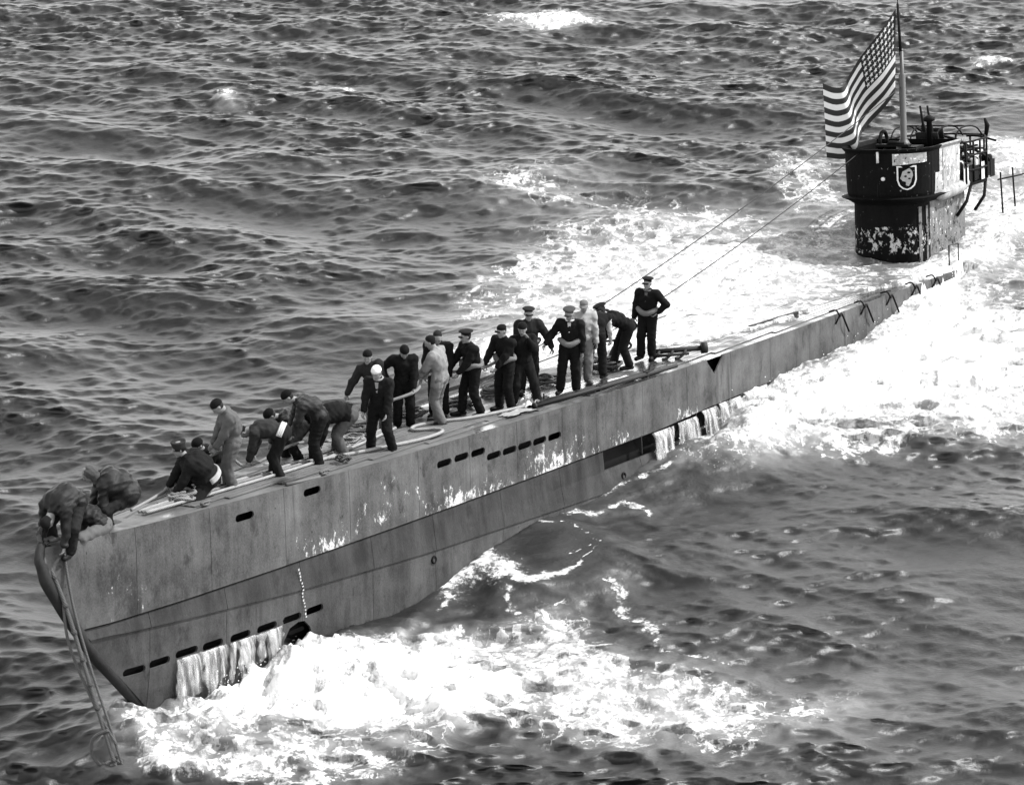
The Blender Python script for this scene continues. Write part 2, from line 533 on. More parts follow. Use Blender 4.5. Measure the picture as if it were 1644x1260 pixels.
def sea_material():
    t = NT('sea_water')
    A = lambda nm: t.n('ShaderNodeAttribute', attribute_name=nm).outputs['Fac']
    foam, lines = A('foam'), A('lines')
    warp = t.n('ShaderNodeTexNoise'); warp.inputs['Scale'].default_value = .9; warp.inputs['Detail'].default_value = 4
    t.l(t.co, warp.inputs['Vector'])
    va = t.n('ShaderNodeVectorMath', operation='MULTIPLY_ADD')
    t.l(warp.outputs['Color'], va.inputs[0]); va.inputs[1].default_value = (.75, .75, 0); t.l(t.co, va.inputs[2])
    flat = t.map((1, .8, 0), src=va.outputs[0])
    def vein(scale, detail, rough, off):
        n = t.noise(scale, detail, rough, t.map((1, 1, 0), loc=(off, off * 2, 0), src=flat))
        return t.math('ABSOLUTE', t.math('SUBTRACT', n, .5))
    v1 = vein(.55, 7, .58, 0); v2 = vein(1.7, 7, .62, 5.0)
    n0 = t.noise(.45, 5, .6, flat)
    n1 = t.noise(1.5, 9, .66, flat); n2 = t.noise(11, 8, .75); n3 = t.noise(3.5, 8, .7, t.map((1, 1, 0), loc=(7, 3, 0)))
    f = t.math('MULTIPLY_ADD', t.math('SUBTRACT', n1, .5), 1.9, foam)
    f = t.math('MULTIPLY_ADD', t.math('SUBTRACT', n3, .5), 1.1, f)
    f = t.math('MULTIPLY_ADD', t.math('SUBTRACT', n2, .5), 1.1, f)
    solid = t.step(f, .50, 1.25)
    # veins of foam that break up and thin out away from the churned water
    g = t.math('MULTIPLY_ADD', t.math('SUBTRACT', n0, .5), 1.4, foam)
    w = t.math('MAXIMUM', t.math('MULTIPLY', t.math('SUBTRACT', g, .22), .16), 0.0)
    w = t.math('MULTIPLY', w, t.math('MULTIPLY_ADD', t.math('SUBTRACT', n2, .5), 4.0, 1.0))
    w = t.math('MULTIPLY', w, t.math('MULTIPLY_ADD', t.math('SUBTRACT', n3, .5), 4.0, 1.0))
    def fil(d, sc):
        return t.step(t.math('SUBTRACT', t.math('MULTIPLY', w, sc), d), -.006, .022)
    wet = t.step(foam, .10, .3)
    lac = t.math('MULTIPLY', t.math('MAXIMUM', fil(v1, .8), t.math('MULTIPLY', fil(v2, .75), .8)), wet)
    ln = t.math('MULTIPLY_ADD', t.math('SUBTRACT', n2, .5), 1.5, t.math('MULTIPLY_ADD', t.math('SUBTRACT', n3, .5), 1.5, lines))
    ln = t.step(ln, .52, .95)
    ln = t.math('MULTIPLY', ln, t.step(lines, .02, .2))
    fac = t.math('MAXIMUM', solid, t.math('MAXIMUM', lac, ln), clamp=True)
    milk = t.math('MULTIPLY', t.math('POWER', t.math('MINIMUM', t.math('MAXIMUM', foam, 0.0), 1.0), 1.5), .17)
    water = t.math('ADD', milk, .003)
    # thin bubbly foam is greyer than the thick churned core
    thin = t.step(t.math('MULTIPLY_ADD', n3, .6, t.math('MULTIPLY', n2, .4)), .40, .60, .10, .34)
    alb = t.mix(t.step(f, .80, 1.35), thin, .50)
    t.base(t.mix(t.math('POWER', fac, 2.0), water, alb))
    t.l(t.mix(fac, .46, .85), t.bs.inputs['Roughness'])
    t.bs.inputs['IOR'].default_value = 1.333
    r1 = t.noise(5, 4, .6, t.map((1, 1.5, 1)))
    r2 = t.noise(17, 4, .65, t.map((1, 1.4, 1)))
    h = t.math('MULTIPLY_ADD', r1, 2.2, t.math('MULTIPLY', r2, .7))
    h = t.math('ADD', h, t.math('MULTIPLY', t.math('MULTIPLY', fac, n3), 4.0))
    t.bump(h, .5, .016)
    return t.m

build_sea()

# ------------------------------------------------------------------ submarine
def hull_half(s, u):
    """half width of the outer hull at station s and height u"""
    xi = np.maximum(np.asarray(s, float) - stem_s(u) * .9, 0)
    b = wd(xi)
    if u < -1.55:
        k = np.clip((-u - 1.55) / 1.2, 0, 1)
        b = b + .32 * k * np.clip((xi - 7) / 10, 0, 1) + .02 * k
    if u < -3.2:
        b = b * max(0.05, 1 - ((-u - 3.2) / 2.2) ** 2)
    return b

def knuckle(s):
    return float(np.interp(s, [1, 1.3, 5, 8.5, 14, 20, 80], [-1.38, -1.41, -1.66, -1.82, -1.95, -2.0, -2.0]))

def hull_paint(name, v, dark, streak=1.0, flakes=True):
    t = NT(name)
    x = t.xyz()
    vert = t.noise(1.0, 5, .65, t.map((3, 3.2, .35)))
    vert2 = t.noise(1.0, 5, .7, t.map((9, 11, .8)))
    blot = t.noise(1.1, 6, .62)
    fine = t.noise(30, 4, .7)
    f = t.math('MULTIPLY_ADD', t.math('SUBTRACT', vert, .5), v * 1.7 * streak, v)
    f = t.math('MULTIPLY_ADD', t.math('SUBTRACT', vert2, .5), v * .6 * streak, f)
    f = t.math('MULTIPLY_ADD', t.math('SUBTRACT', blot, .5), v * 2.6, f)
    f = t.math('MULTIPLY_ADD', t.math('SUBTRACT', fine, .5), v * 1.3, f)
    stain = t.step(t.noise(2.3, 8, .75, t.map((1, 1, .5), loc=(3, 7, 1))), .52, .68)
    f = t.mix(t.math('MULTIPLY', stain, .85), f, dark)
    run = t.math('MULTIPLY', t.step(t.noise(1.0, 4, .6, t.map((4.5, 4.5, .18), loc=(0, 2, 3))), .57, .72), t.step(blot, .40, .62))
    f = t.mix(t.math('MULTIPLY', run, .6), f, dark)
    pit = t.step(t.noise(13, 4, .6, t.map((1, 1, .8), loc=(1, 2, 5))), .66, .73)
    f = t.mix(t.math('MULTIPLY', pit, .8), f, dark * .6)
    if flakes:
        # paint flaked to pale primer in clusters, mostly towards the lower edge
        cl = t.noise(.62, 3, .55, t.map(loc=(11, 3, 0)))
        low = t.step(x[2], -.15, -1.05, 0, .13)
        mid = t.math('MULTIPLY', t.step(x[1], 5, 11, 0, .07), t.step(x[1], 19, 15, 0, 1))
        fl = t.noise(8.5, 9, .80, t.map((1, 1, .55)))
        q = t.math('ADD', t.math('ADD', t.math('MULTIPLY', t.math('SUBTRACT', cl, .5), .75), low), t.math('ADD', mid, fl))
        k = t.step(q, .785, .85)
        f = t.mix(t.math('MULTIPLY', k, t.step(fine, .30, .55, .35, 1.0)), f, .28)
    t.base(t.math('MAXIMUM', f, .0012))
    t.bs.inputs['Roughness'].default_value = .7
    t.bs.inputs['Specular IOR Level'].default_value = .15
    t.bump(t.math('ADD', t.math('MULTIPLY', t.noise(.8, 2, .5), 6.0), t.math('ADD', blot, t.math('MULTIPLY', fine, .4))), .45, .025)
    return t.m

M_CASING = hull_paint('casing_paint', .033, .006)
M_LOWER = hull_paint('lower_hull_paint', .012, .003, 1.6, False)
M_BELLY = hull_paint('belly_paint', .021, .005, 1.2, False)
M_DARK = plain('wet_dark_steel', .007, .6, spec=.12)
M_BLACK = plain('black_paint', .003, .7, spec=.05)
M_STEEL = plain('worn_steel', .04, .6, spec=.2)
M_PALE = plain('pale_paint', .28, .6, .25)
M_WHITE = plain('white_paint', .78, .55, .12)

def deck_mat(name, v):
    t = NT(name)
    n = t.noise(1.0, 5, .6, t.map((6, .5, 1)))
    b = t.noise(1.3, 5, .6)
    wet = t.step(t.math('ADD', t.noise(.55, 4, .6), t.step(t.xyz()[1], 11.0, 14.0, 0, .13)), .50, .64)
    f = t.math('MULTIPLY_ADD', t.math('SUBTRACT', n, .5), v * 2.0, v)
    f = t.math('MULTIPLY_ADD', t.math('SUBTRACT', b, .5), v * 2.0, f)
    f = t.mix(t.math('MULTIPLY', wet, .72), f, v * .18)
    t.base(t.math('MAXIMUM', f, .0012))
    t.l(t.mix(wet, .75, .25), t.bs.inputs['Roughness'])
    t.bump(t.noise(40, 3, .6, t.map((1, .3, 1))), .3, .008)
    return t.m
M_PLANK = deck_mat('deck_plank_wood', .035)
M_DECK = deck_mat('deck_steel', .035)

sub = bpy.data.objects.new('submarine', None)
COL.objects.link(sub)
sub.matrix_world = HM
tag(sub, 'long grey submarine with flooded stern and raised bow, streaked with flaking paint', 'submarine')

def slab(name, s0, s1, utop, ubot, m, first=False, side=1, off0=0.0, off1=0.0, thick=.03, ns=None, nu=5):
    """one hull plate with thickness, following the hull; s0/s1 stations, utop/ubot functions of s"""
    ns = ns or max(3, int((s1 - s0) / .3) + 1)
    V, F = [], []
    for layer in (0, 1):
        for i in range(ns + 1):
            for j in range(nu + 1):
                fu = j / nu
                sa = s0 + (s1 - s0) * i / ns
                u = utop(sa) + (ubot(sa) - utop(sa)) * fu
                s = sa
                if first:
                    a = float(stem_s(u)) + .03
                    s = a + (s1 - a) * i / ns
                    u = utop(s) + (ubot(s) - utop(s)) * fu
                t = float(hull_half(s, u)) + off0 + (off1 - off0) * fu - layer * thick
                V.append((side * max(t, .02 - layer * .01), s, u))
    k = (ns + 1) * (nu + 1)
    idx = lambda l, i, j: l * k + i * (nu + 1) + j
    for i in range(ns):
        for j in range(nu):
            a = (idx(0, i, j), idx(0, i + 1, j), idx(0, i + 1, j + 1), idx(0, i, j + 1))
            b = (idx(1, i, j), idx(1, i, j + 1), idx(1, i + 1, j + 1), idx(1, i + 1, j))
            F += [a[::-1], b[::-1]] if side > 0 else [a, b]
    rim = [(i, 0) for i in range(ns)] + [(ns, j) for j in range(nu)] + [(i, nu) for i in range(ns, 0, -1)] + [(0, j) for j in range(nu, 0, -1)]
    for a, b in zip(rim, rim[1:] + rim[:1]):
        q = (idx(0, *a), idx(1, *a), idx(1, *b), idx(0, *b))
        F.append(q[::-1] if side > 0 else q)
    me = new_mesh(name, V, F, m, smooth=False)
    return me

def pill(s, u, L, h, tilt=0.0, n=6):
    """outline of a rounded slot in the (s, u) plane"""
    r = h / 2
    pts = []
    for cx, a0 in ((L / 2 - r, -math.pi / 2), (-L / 2 + r, math.pi / 2)):
        for i in range(n + 1):
            a = a0 + math.pi * i / n
            pts.append((cx + r * math.cos(a), r * math.sin(a)))
    c, q = math.cos(tilt), math.sin(tilt)
    return [(s + x * c - y * q, u + x * q + y * c) for x, y in pts]

def cut(me, outlines, t0=-.2, t1=3.0):
    """cut (s, u) outlines through a plate"""
    if not outlines:
        return me
    mb = MB()
    for P in outlines:
        n = len(P)
        vs_ = [(t0, s, u) for s, u in P] + [(t1, s, u) for s, u in P]
        mb.add(vs_, [tuple(range(n)), tuple(range(n, 2 * n))[::-1]] + [(i, n + i, n + (i + 1) % n, (i + 1) % n) for i in range(n)])
    cm = new_mesh('cutter', mb.v, mb.f, None, False)
    bm = bmesh.new(); bm.from_mesh(cm); bmesh.ops.recalc_face_normals(bm, faces=bm.faces); bm.to_mesh(cm); bm.free()
    bm = bmesh.new(); bm.from_mesh(me); bmesh.ops.recalc_face_normals(bm, faces=bm.faces); bm.to_mesh(me); bm.free()
    a = bpy.data.objects.new('tmp_plate', me); b = bpy.data.objects.new('tmp_cutter', cm)
    COL.objects.link(a); COL.objects.link(b)
    md = a.modifiers.new('b', 'BOOLEAN'); md.operation = 'DIFFERENCE'; md.solver = 'EXACT'; md.object = b
    dg = bpy.context.evaluated_depsgraph_get()
    out = bpy.data.meshes.new_from_object(a.evaluated_get(dg))
    bpy.data.objects.remove(a); bpy.data.objects.remove(b)
    return out

# slots (s, u, length, height)
UP_SLOTS = [(3.82, -.10, .42, .13), (5.43, -.03, .42, .13)]
UP_SLOTS += [(8.94, -.29, .42, .13), (9.44, -.285, .42, .13), (9.93, -.30, .42, .13)]
UP_SLOTS += [(10.40, -.455, .43, .13), (10.88, -.46, .43, .13), (11.36, -.465, .43, .13), (11.84, -.475, .43, .13), (12.33, -.49, .43, .13)]
LOW_SLOTS = [(1.47, -2.09, .40, .13), (1.95, -2.07, .42, .13), (2.50, -2.05, .46, .13), (3.05, -2.07, .44, .13), (3.66, -2.09, .46, .13),
             (4.27, -2.10, .46, .13), (4.86, -2.10, .44, .13), (5.41, -2.09, .42, .13)]

CB = lambda s: float(np.interp(s, [0, 16, 18, 23, 26, 40], [-1.17, -1.10, -1.02, -.92, -.92, -1.0]))     # lower edge of the casing
top_u = lambda s: float(sheer(s)) - .012
seams = [-.2, 1.5, 3.05, 4.75, 6.35, 8.2, 9.68, 11.12, 12.6, 13.75, 15.4, 17.1, 18.9, 20.6, 22.4, 24.2, 26.2, 28.4, 30.6, 33, 36, 40]
for side in (1, -1):
    for a, b in zip(seams[:-1], seams[1:]):
        first = a < 0
        me = slab('hull_plate', a + .004, b - .004, top_u, CB, M_CASING, first, side, .0, .0, thick=.03, nu=6)
        if side > 0:
            cu = [pill(s, u, L, h, -.0) for s, u, L, h in UP_SLOTS if a - .3 < s < b + .3]
            if a < 18.2 < b or a < 18.5 < b or a < 17.9 < b:
                cu.append([(17.78, .2), (18.62, .2), (18.55, -.06), (18.22, -.36), (17.95, -.08)])
            me = cut(me, cu)
        link('hull_plate', me, sub)
# strake under the knuckle and the belly plates, starboard cut by flood slots
seams2 = [-.1, 1.75, 3.35, 5.1, 6.9, 8.6, 10.6, 12.5, 14.0, 15.3, 17.5, 19.5, 22, 25, 28, 32, 37, 44, 52, 60, 68, 75.5]
for side in (1, -1):
    for a, b in zip(seams2[:-1], seams2[1:]):
        first = a < 0
        gap = .03 if b < 15.2 else .42
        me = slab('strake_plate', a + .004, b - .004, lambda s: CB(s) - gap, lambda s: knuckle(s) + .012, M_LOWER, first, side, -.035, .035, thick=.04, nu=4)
        if side > 0:
            me = cut(me, [[(14.06, -1.0), (15.24, -1.0), (15.24, -1.33), (14.06, -1.36)]] if a < 14.2 < b or a < 15.2 < b else [])
        link('strake_plate', me, sub)
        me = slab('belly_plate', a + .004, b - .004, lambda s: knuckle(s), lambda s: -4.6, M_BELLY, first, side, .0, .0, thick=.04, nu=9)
        if side > 0:
            cu = [pill(s, u, L, h, -.0) for s, u, L, h in LOW_SLOTS if a - .3 < s < b + .3]
            if a < 4.6 < b or a < 5.35 < b:
                cu.append([(4.62, -2.9), (4.66, -2.45), (4.80, -2.26), (5.0, -2.2), (5.16, -2.22), (5.29, -2.36), (5.35, -2.55), (5.36, -2.9)])
            me = cut(me, cu)
        link('belly_plate', me, sub)

# dark core behind the plates, so the flood slots look into a hollow casing
def core():
    us = [.0, -.6, -1.1, -1.25, -1.7, -2.4, -3.0, -3.6, -4.4, -5.0]
    ss = np.concatenate([np.linspace(0, 16, 40), np.linspace(17, 75, 40)])
    V, F = [], []
    for s in ss:
        ring = []
        for u in us:
            uu = u if u < 0 else float(sheer(s)) - .09
            a = float(stem_s(uu)) + .12
            s2 = max(s + .1, a)
            t = max(float(hull_half(s2, uu)) - (.26 if s > 3 else .07 + .06 * s) - (.12 if u == -5.0 else 0), .015)
            ring.append((t, s2, uu))
        V += ring + [(-t, s, u) for t, s, u in ring[::-1]]
    n = 2 * len(us)
    for i in range(len(ss) - 1):
        for j in range(n):
            j2 = (j + 1) % n
            F.append((i * n + j, i * n + j2, (i + 1) * n + j2, (i + 1) * n + j))
    F += [tuple(range(n))[::-1], tuple((len(ss) - 1) * n + j for j in range(n))]
    return link('hull_frame', new_mesh('hull_frame', V, F, M_BLACK, False), sub)
core()

# stem bar
sb = MB()
sb.tube(spline([(0, float(stem_s(u)) + .0, u) for u in (.36, .15, -.05, -.27, -.55, -.85, -1.25, -1.65, -2.0, -2.39, -2.8, -3.13, -3.6, -4.4)], 3),
        [.06 + .045 * min(1, i / 9) for i in range(40)], 10)
sb.build('stem_bar', hull_paint('stem_paint', .007, .002, 1.5, False), sub)
# towing eye and fairlead lip on the stem head
fl = MB()
for t_ in (-.10, .10):
    fl.tube([(t_, .35, .29), (t_ * .9, .2, .36), (t_ * .6, .02, .37)], .03, 8)
fl.build('fairlead', M_STEEL, sub)

# deck: edge strip, planking in long boards with open joints
def deck_parts():
    ss = np.concatenate([np.linspace(.05, 20, 60), np.linspace(20.5, 74, 50)])
    V, F = [], []
    for s in ss:
        w, z = float(wd(s)), float(sheer(s))
        for f in (-1, -.6, 0, .6, 1):
            V.append((f * w, s, z - .004 - .02 * abs(f)))
    for i in range(len(ss) - 1):
        for j in range(4):
            F.append((i * 5 + j, i * 5 + j + 1, i * 5 + j + 6, i * 5 + j + 5))
    link('deck', new_mesh('deck', V, F, M_DECK, False), sub)
    mb = MB()
    pitch = .115
    for k in range(-16, 17):
        tc = k * pitch
        s = 3.0
        while s < 38:
            L = 2.6 + 1.2 * ((k * 7 + int(s * 3)) % 5) / 4
            e = min(s + L, 38)
            a = s
            while a < e and float(wd(a)) - .20 < abs(tc) + pitch / 2:
                a += .25
            s = e + .012
            if e - a < .4:
                continue
            if 1 < tc * 1 + .0 and False:
                continue
            dz = random.uniform(-.004, .004)
            n = max(1, int((e - a) / .9))
            for q in range(n):
                s0, s1 = a + (e - a) * q / n, a + (e - a) * (q + 1) / n
                z0, z1 = float(sheer(s0)) + .014 + dz - .02 * abs(tc) / 2, float(sheer(s1)) + .014 + dz - .02 * abs(tc) / 2
                x0, x1 = tc - pitch / 2 + .007, tc + pitch / 2 - .007
                if 9.9 < s0 < 10.75 and .72 < tc < 1.08 or 9.9 < s1 < 10.75 and .72 < tc < 1.08:
                    continue
                mb.add([(x0, s0, z0), (x1, s0, z0), (x1, s1, z1), (x0, s1, z1), (x0, s0, z0 - .016), (x1, s0, z0 - .016), (x1, s1, z1 - .016), (x0, s1, z1 - .016)],
                       [(0, 1, 2, 3), (4, 5, 1, 0), (1, 5, 6, 2), (3, 2, 6, 7), (4, 0, 3, 7)])
    o = mb.build('deck_planking', M_PLANK, sub, smooth=False)
    tag(o, kind='stuff')
deck_parts()
# open deck hole: flat black sheet, the shade inside put into its colour
hh = MB()
rng = random.Random(3)
P = [(.90 + .17 * math.cos(a) * rng.uniform(.85, 1.15), 10.33 + .36 * math.sin(a) * rng.uniform(.85, 1.12)) for a in np.linspace(0, 2 * math.pi, 15)[:-1]]
hh.add([(x, y, .012) for x, y in P], [tuple(range(14))])
hh.build('deck_opening_dark', M_BLACK, sub, smooth=False)

# gusset brackets under the casing edge and gusset plates along it
for s in (15.33, 17.45, 18.25, 19.3, 20.5, 21.75, 23.0):
    b = MB()
    u0, u1, w = CB(s) + .02, CB(s) - .36, float(wd(s))
    for d in (-.012, .012):
        pass
    b.add([(w - .02, s - .012, u0), (w - .02, s - .012, u1), (w - .32, s - .012, u0), (w - .02, s + .012, u0), (w - .02, s + .012, u1), (w - .32, s + .012, u0),
           (w + .03, s - .1, u0), (w + .03, s + .1, u0)],
          [(0, 2, 1), (3, 4, 5), (0, 1, 4, 3), (1, 2, 5, 4), (2, 0, 3, 5)])
    b.build('bracket', M_DARK, sub, smooth=False)
# deck-edge cleats and rail pieces
def cleat(s, t):
    z = float(sheer(s))
    c = MB()
    c.box((t, s, z + .02), (.09, .16, .02))
    c.tube([(t - .0, s - .07, z + .03), (t, s - .07, z + .06)], .02, 8)
    c.tube([(t - .0, s + .07, z + .03), (t, s + .07, z + .06)], .02, 8)
    c.tube([(t, s - .12, z + .06), (t, s + .12, z + .06)], .018, 8)
    c.build('cleat', M_STEEL, sub)
for s, t in ((3.15, .50), (5.9, .82)):
    cleat(s, t)
r = MB()
r.tube([(.75, 4.95, .18), (.84, 5.75, .14)], .035, 8)
r.build('edge_rail', M_STEEL, sub)
# bent hand grips hanging from the casing edge, aft on the starboard side
for s in (23.9, 25.2, 26.6, 28.0, 29.2):
    w = float(wd(s))
    b = MB()
    b.tube(spline([(w - .12, s - .25, .06), (w + .03, s - .2, .09), (w + .08, s - .1, -.06), (w + .05, s + .05, -.02), (w + .1, s + .18, -.3), (w + .08, s + .35, -.48)], 4), .022, 6)
    b.tube([(w + .07, s - .1, -.05), (w + .02, s - .22, -.22)], .02, 6)
    b.build('torn_railing', M_BLACK, sub)
# mooring hoop far aft on the deck edge
b = MB()
b.tube([(1.9, 30.4, .0), (1.9, 30.4, .62), (2.0, 30.75, .62), (2.0, 30.75, 0)], .018, 6)
b.build('hoop', M_BLACK, sub)
# raised edge of the deck step and the long dark coaming on the port side
b = MB()
b.box((-1.60, 14.4, .05), (.08, 2.2, .08), Matrix.Rotation(-.06, 3, 'Z'))
b.build('coaming', M_DARK, sub, smooth=False)
b = MB()
b.box((1.05, 22.4, .05), (.08, 2.0, .08), Matrix.Rotation(-.09, 3, 'Z'))
b.build('coaming', M_DARK, sub, smooth=False)
# white drips under the strake by the torpedo door
b = MB()
rng = random.Random(5)
for i in range(15):
    u = -1.28 - i * .062
    s = 5.02 + i * .012 + rng.uniform(-.01, .01)
    t = float(hull_half(s, u)) + .012 + (.035 * min(1, (u + 1.2) / -.5) if u > -1.7 else 0)
    h = rng.uniform(.015, .035)
    b.add([(t, s - .018, u), (t, s + .02, u + .01), (t + .004, s + .016, u - h), (t + .003, s - .02, u - h)], [(0, 1, 2, 3)])
o = b.build('paint_drip', plain('worn_white', .16, .7, .4), sub, smooth=False)
tag(o, kind='stuff')
# torpedo door set back in its recess
b = MB()
b.lathe([(.02, -.02), (.24, -.02), (.27, -.06), (.27, -.2)], Matrix.Translation((.50, 5.0, -2.62)) @ Matrix.Rotation(R(80), 4, 'Y'), 18)
b.build('torpedo_door', M_DARK, sub)
# drain pipe holes and a row of rivets seen as dark dots
for s, u in ((8.55, -1.98), (14.6, -1.75)):
    b = MB()
    t = float(hull_half(s, u))
    b.lathe([(.075, -.01), (.075, .012), (.05, .014), (.05, -.01)], Matrix.Translation((t + .008, s, u)) @ Matrix.Rotation(R(90), 4, 'Y'), 12)
    b.build('drain', M_BLACK, sub)

# ------------------------------------------------------------------ conning tower
def tower_paint(name, v, bands):
    t = NT(name)
    x = t.xyz()
    b = t.noise(2.0, 6, .65)
    fine = t.noise(14, 5, .7)
    st = t.noise(1.0, 5, .65, t.map((6, 6, .6)))
    f = t.math('MULTIPLY_ADD', t.math('SUBTRACT', b, .5), v * 1.4, v)
    f = t.math('MULTIPLY_ADD', t.math('SUBTRACT', st, .5), v * 1.2, f)
    for (u0, u1, thr, col) in bands:
        band = t.math('MULTIPLY', t.step(x[2], u0 - .12, u0 + .06), t.step(x[2], u1 + .06, u1 - .06))
        q = t.math('ADD', t.noise(6.5, 6, .72, t.map((1, 1, .8), loc=(u0 * 3, 1, 2))), t.math('MULTIPLY', t.math('SUBTRACT', band, 1), .5))
        f = t.mix(t.step(q, thr, thr + .04), f, col)
    spot = t.step(t.noise(11, 3, .5, t.map(loc=(4, 4, 9))), .70, .73)
    f = t.mix(spot, f, .08)
    f = t.math('MULTIPLY_ADD', t.math('SUBTRACT', fine, .5), v, f)
    t.base(t.math('MAXIMUM', f, .0012))
    t.bs.inputs['Roughness'].default_value = .75
    t.bs.inputs['Specular IOR Level'].default_value = .03
    t.bump(fine, .3, .015)
    return t.m
M_TOW_D = tower_paint('tower_black_paint_and_shade', .002, [(.30, 1.05, .54, .2), (1.75, 2.9, .66, .05), (-.2, .3, .60, .10)])  # dark paint, taken near black to hold the shade of the bow side
M_TOW_L = tower_paint('tower_pale_paint_and_sun', .16, [(-.2, 3.2, .60, .008), (1.9, 2.9, .55, .4)])  # pale worn paint, with sunlight on the starboard flank put into the tone
M_TOW_M = tower_paint('tower_grey_paint_and_sun', .07, [(-.2, 1.6, .55, .008), (.2, 1.5, .60, .3)])  # grey streaked paint, lightened for the sunlit side of the trunk

tower = bpy.data.objects.new('conning_tower', None)
COL.objects.link(tower)
tower.parent = sub
S0 = 30.5

def plan(front, half, aft, n=12, blunt=2.5):
    """starboard half outline from the front apex aft, superelliptic nose"""
    P = []
    L = half * .85
    for i in range(n + 1):
        a = math.pi / 2 * i / n
        P.append((half * math.sin(a) ** (2 / blunt), front + L * (1 - math.cos(a) ** (2 / blunt))))
    m = 6
    for i in range(1, m + 1):
        P.append((half, front + L + (aft - front - L) * i / m))
    return P

def wall(profile, front, aft, half, thick=None, mats=None, split=None, close=True):
    """stack of outlines; profile = [(u, dfront, dhalf, daft)]"""
    V, F, MI = [], [], []
    ring_n = None
    for u, df, dh, da in profile:
        h = plan(front + df, half + dh, aft + da)
        ring = [(t, s, u) for t, s in h] + [(-t, s, u) for t, s in h[::-1][:-1]]
        if ring_n is None:
            ring_n = len(ring)
        V += ring
    n = ring_n
    for i in range(len(profile) - 1):
        for j in range(n if close else n):
            j2 = (j + 1) % n
            F.append((i * n + j, i * n + j2, (i + 1) * n + j2, (i + 1) * n + j))
            mid = (Vector(V[i * n + j]) + Vector(V[i * n + j2])) / 2
            MI.append(split(mid) if split else 0)
    return V, F, MI, n

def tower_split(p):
    # bow side: dark paint with its shade put in; starboard flank paled for sunlight
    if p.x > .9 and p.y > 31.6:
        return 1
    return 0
# lower trunk
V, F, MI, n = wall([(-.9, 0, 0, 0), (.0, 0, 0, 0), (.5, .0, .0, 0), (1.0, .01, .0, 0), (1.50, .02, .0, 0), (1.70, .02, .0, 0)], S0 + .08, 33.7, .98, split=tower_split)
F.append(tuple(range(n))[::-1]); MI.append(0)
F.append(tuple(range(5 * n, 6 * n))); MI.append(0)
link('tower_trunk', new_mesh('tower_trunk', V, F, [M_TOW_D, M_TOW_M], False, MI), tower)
# spray deflector: sharp flared ledge round the front
V, F, MI, n = wall([(1.57, .06, -.02, -1.4), (1.65, -.04, .08, -1.3), (1.735, -.22, .24, -1.2), (1.75, -.23, 0.25, -1.2), (1.77, -.10, .14, -1.3), (1.77, .1, -.05, -1.4)], S0, 33.7, 1.0)
link('spray_deflector', new_mesh('spray_deflector', V, F, M_TOW_D, False), tower)
# bulwark shell
prof = [(1.74, .03, -.03, 0), (1.85, 0, 0, 0), (2.3, -.02, .02, 0), (2.88, -.03, .03, 0), (2.96, -.10, .10, 0.02), (2.99, -.10, .10, .02), (2.99, -.03, .03, 0), (2.90, .02, -.03, 0), (1.75, .05, -.05, 0)]
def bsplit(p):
    return 1 if (p.x > 1.0 and p.y > 31.55) else 0  # shaded bow tone, sunlit starboard tone painted in
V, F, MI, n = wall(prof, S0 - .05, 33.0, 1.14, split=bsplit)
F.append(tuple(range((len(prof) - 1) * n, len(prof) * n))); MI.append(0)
link('bulwark', new_mesh('bulwark', V, F, [M_TOW_D, M_TOW_L], False, MI), tower)
# pale bolted panel on the rim, starboard bow
def on_bulwark(a, u, out=.03):
    h = plan(S0 - .05, 1.16, 33.0, 40)
    L = [0]
    for p, q in zip(h[:-1], h[1:]):
        L.append(L[-1] + math.hypot(q[0] - p[0], q[1] - p[1]))
    t = float(np.interp(a, L, [p[0] for p in h])); s = float(np.interp(a, L, [p[1] for p in h]))
    t2 = float(np.interp(a + .02, L, [p[0] for p in h])); s2 = float(np.interp(a + .02, L, [p[1] for p in h]))
    nn = Vector((s2 - s, -(t2 - t))); nn.normalize()
    nn = Vector((nn.x if nn.x > 0 else -nn.x, -abs(nn.y)))
    return Vector((t + nn.x * out, s + nn.y * out, u))
def curved_panel(name, a0, a1, low, high, m, out=.035, n=12, parent=None):
    V, F = [], []
    for i in range(n + 1):
        a = a0 + (a1 - a0) * i / n
        for o_ in (out, out - .025):
            V += [on_bulwark(a, low(i / n), o_), on_bulwark(a, high(i / n), o_)]
    for i in range(n):
        b, c = i * 4, i * 4 + 4
        F += [(b, c, c + 1, b + 1), (b + 1, c + 1, c + 3, b + 3), (b + 2, b, c, c + 2)[::-1]]
    F += [(0, 1, 3, 2), (n * 4, n * 4 + 2, n * 4 + 3, n * 4 + 1)]
    return link(name, new_mesh(name, V, F, m, False), parent or tower)
curved_panel('rim_panel', .42, 1.30, lambda f: 2.58 + .06 * f, lambda f: 2.87, M_TOW_L)
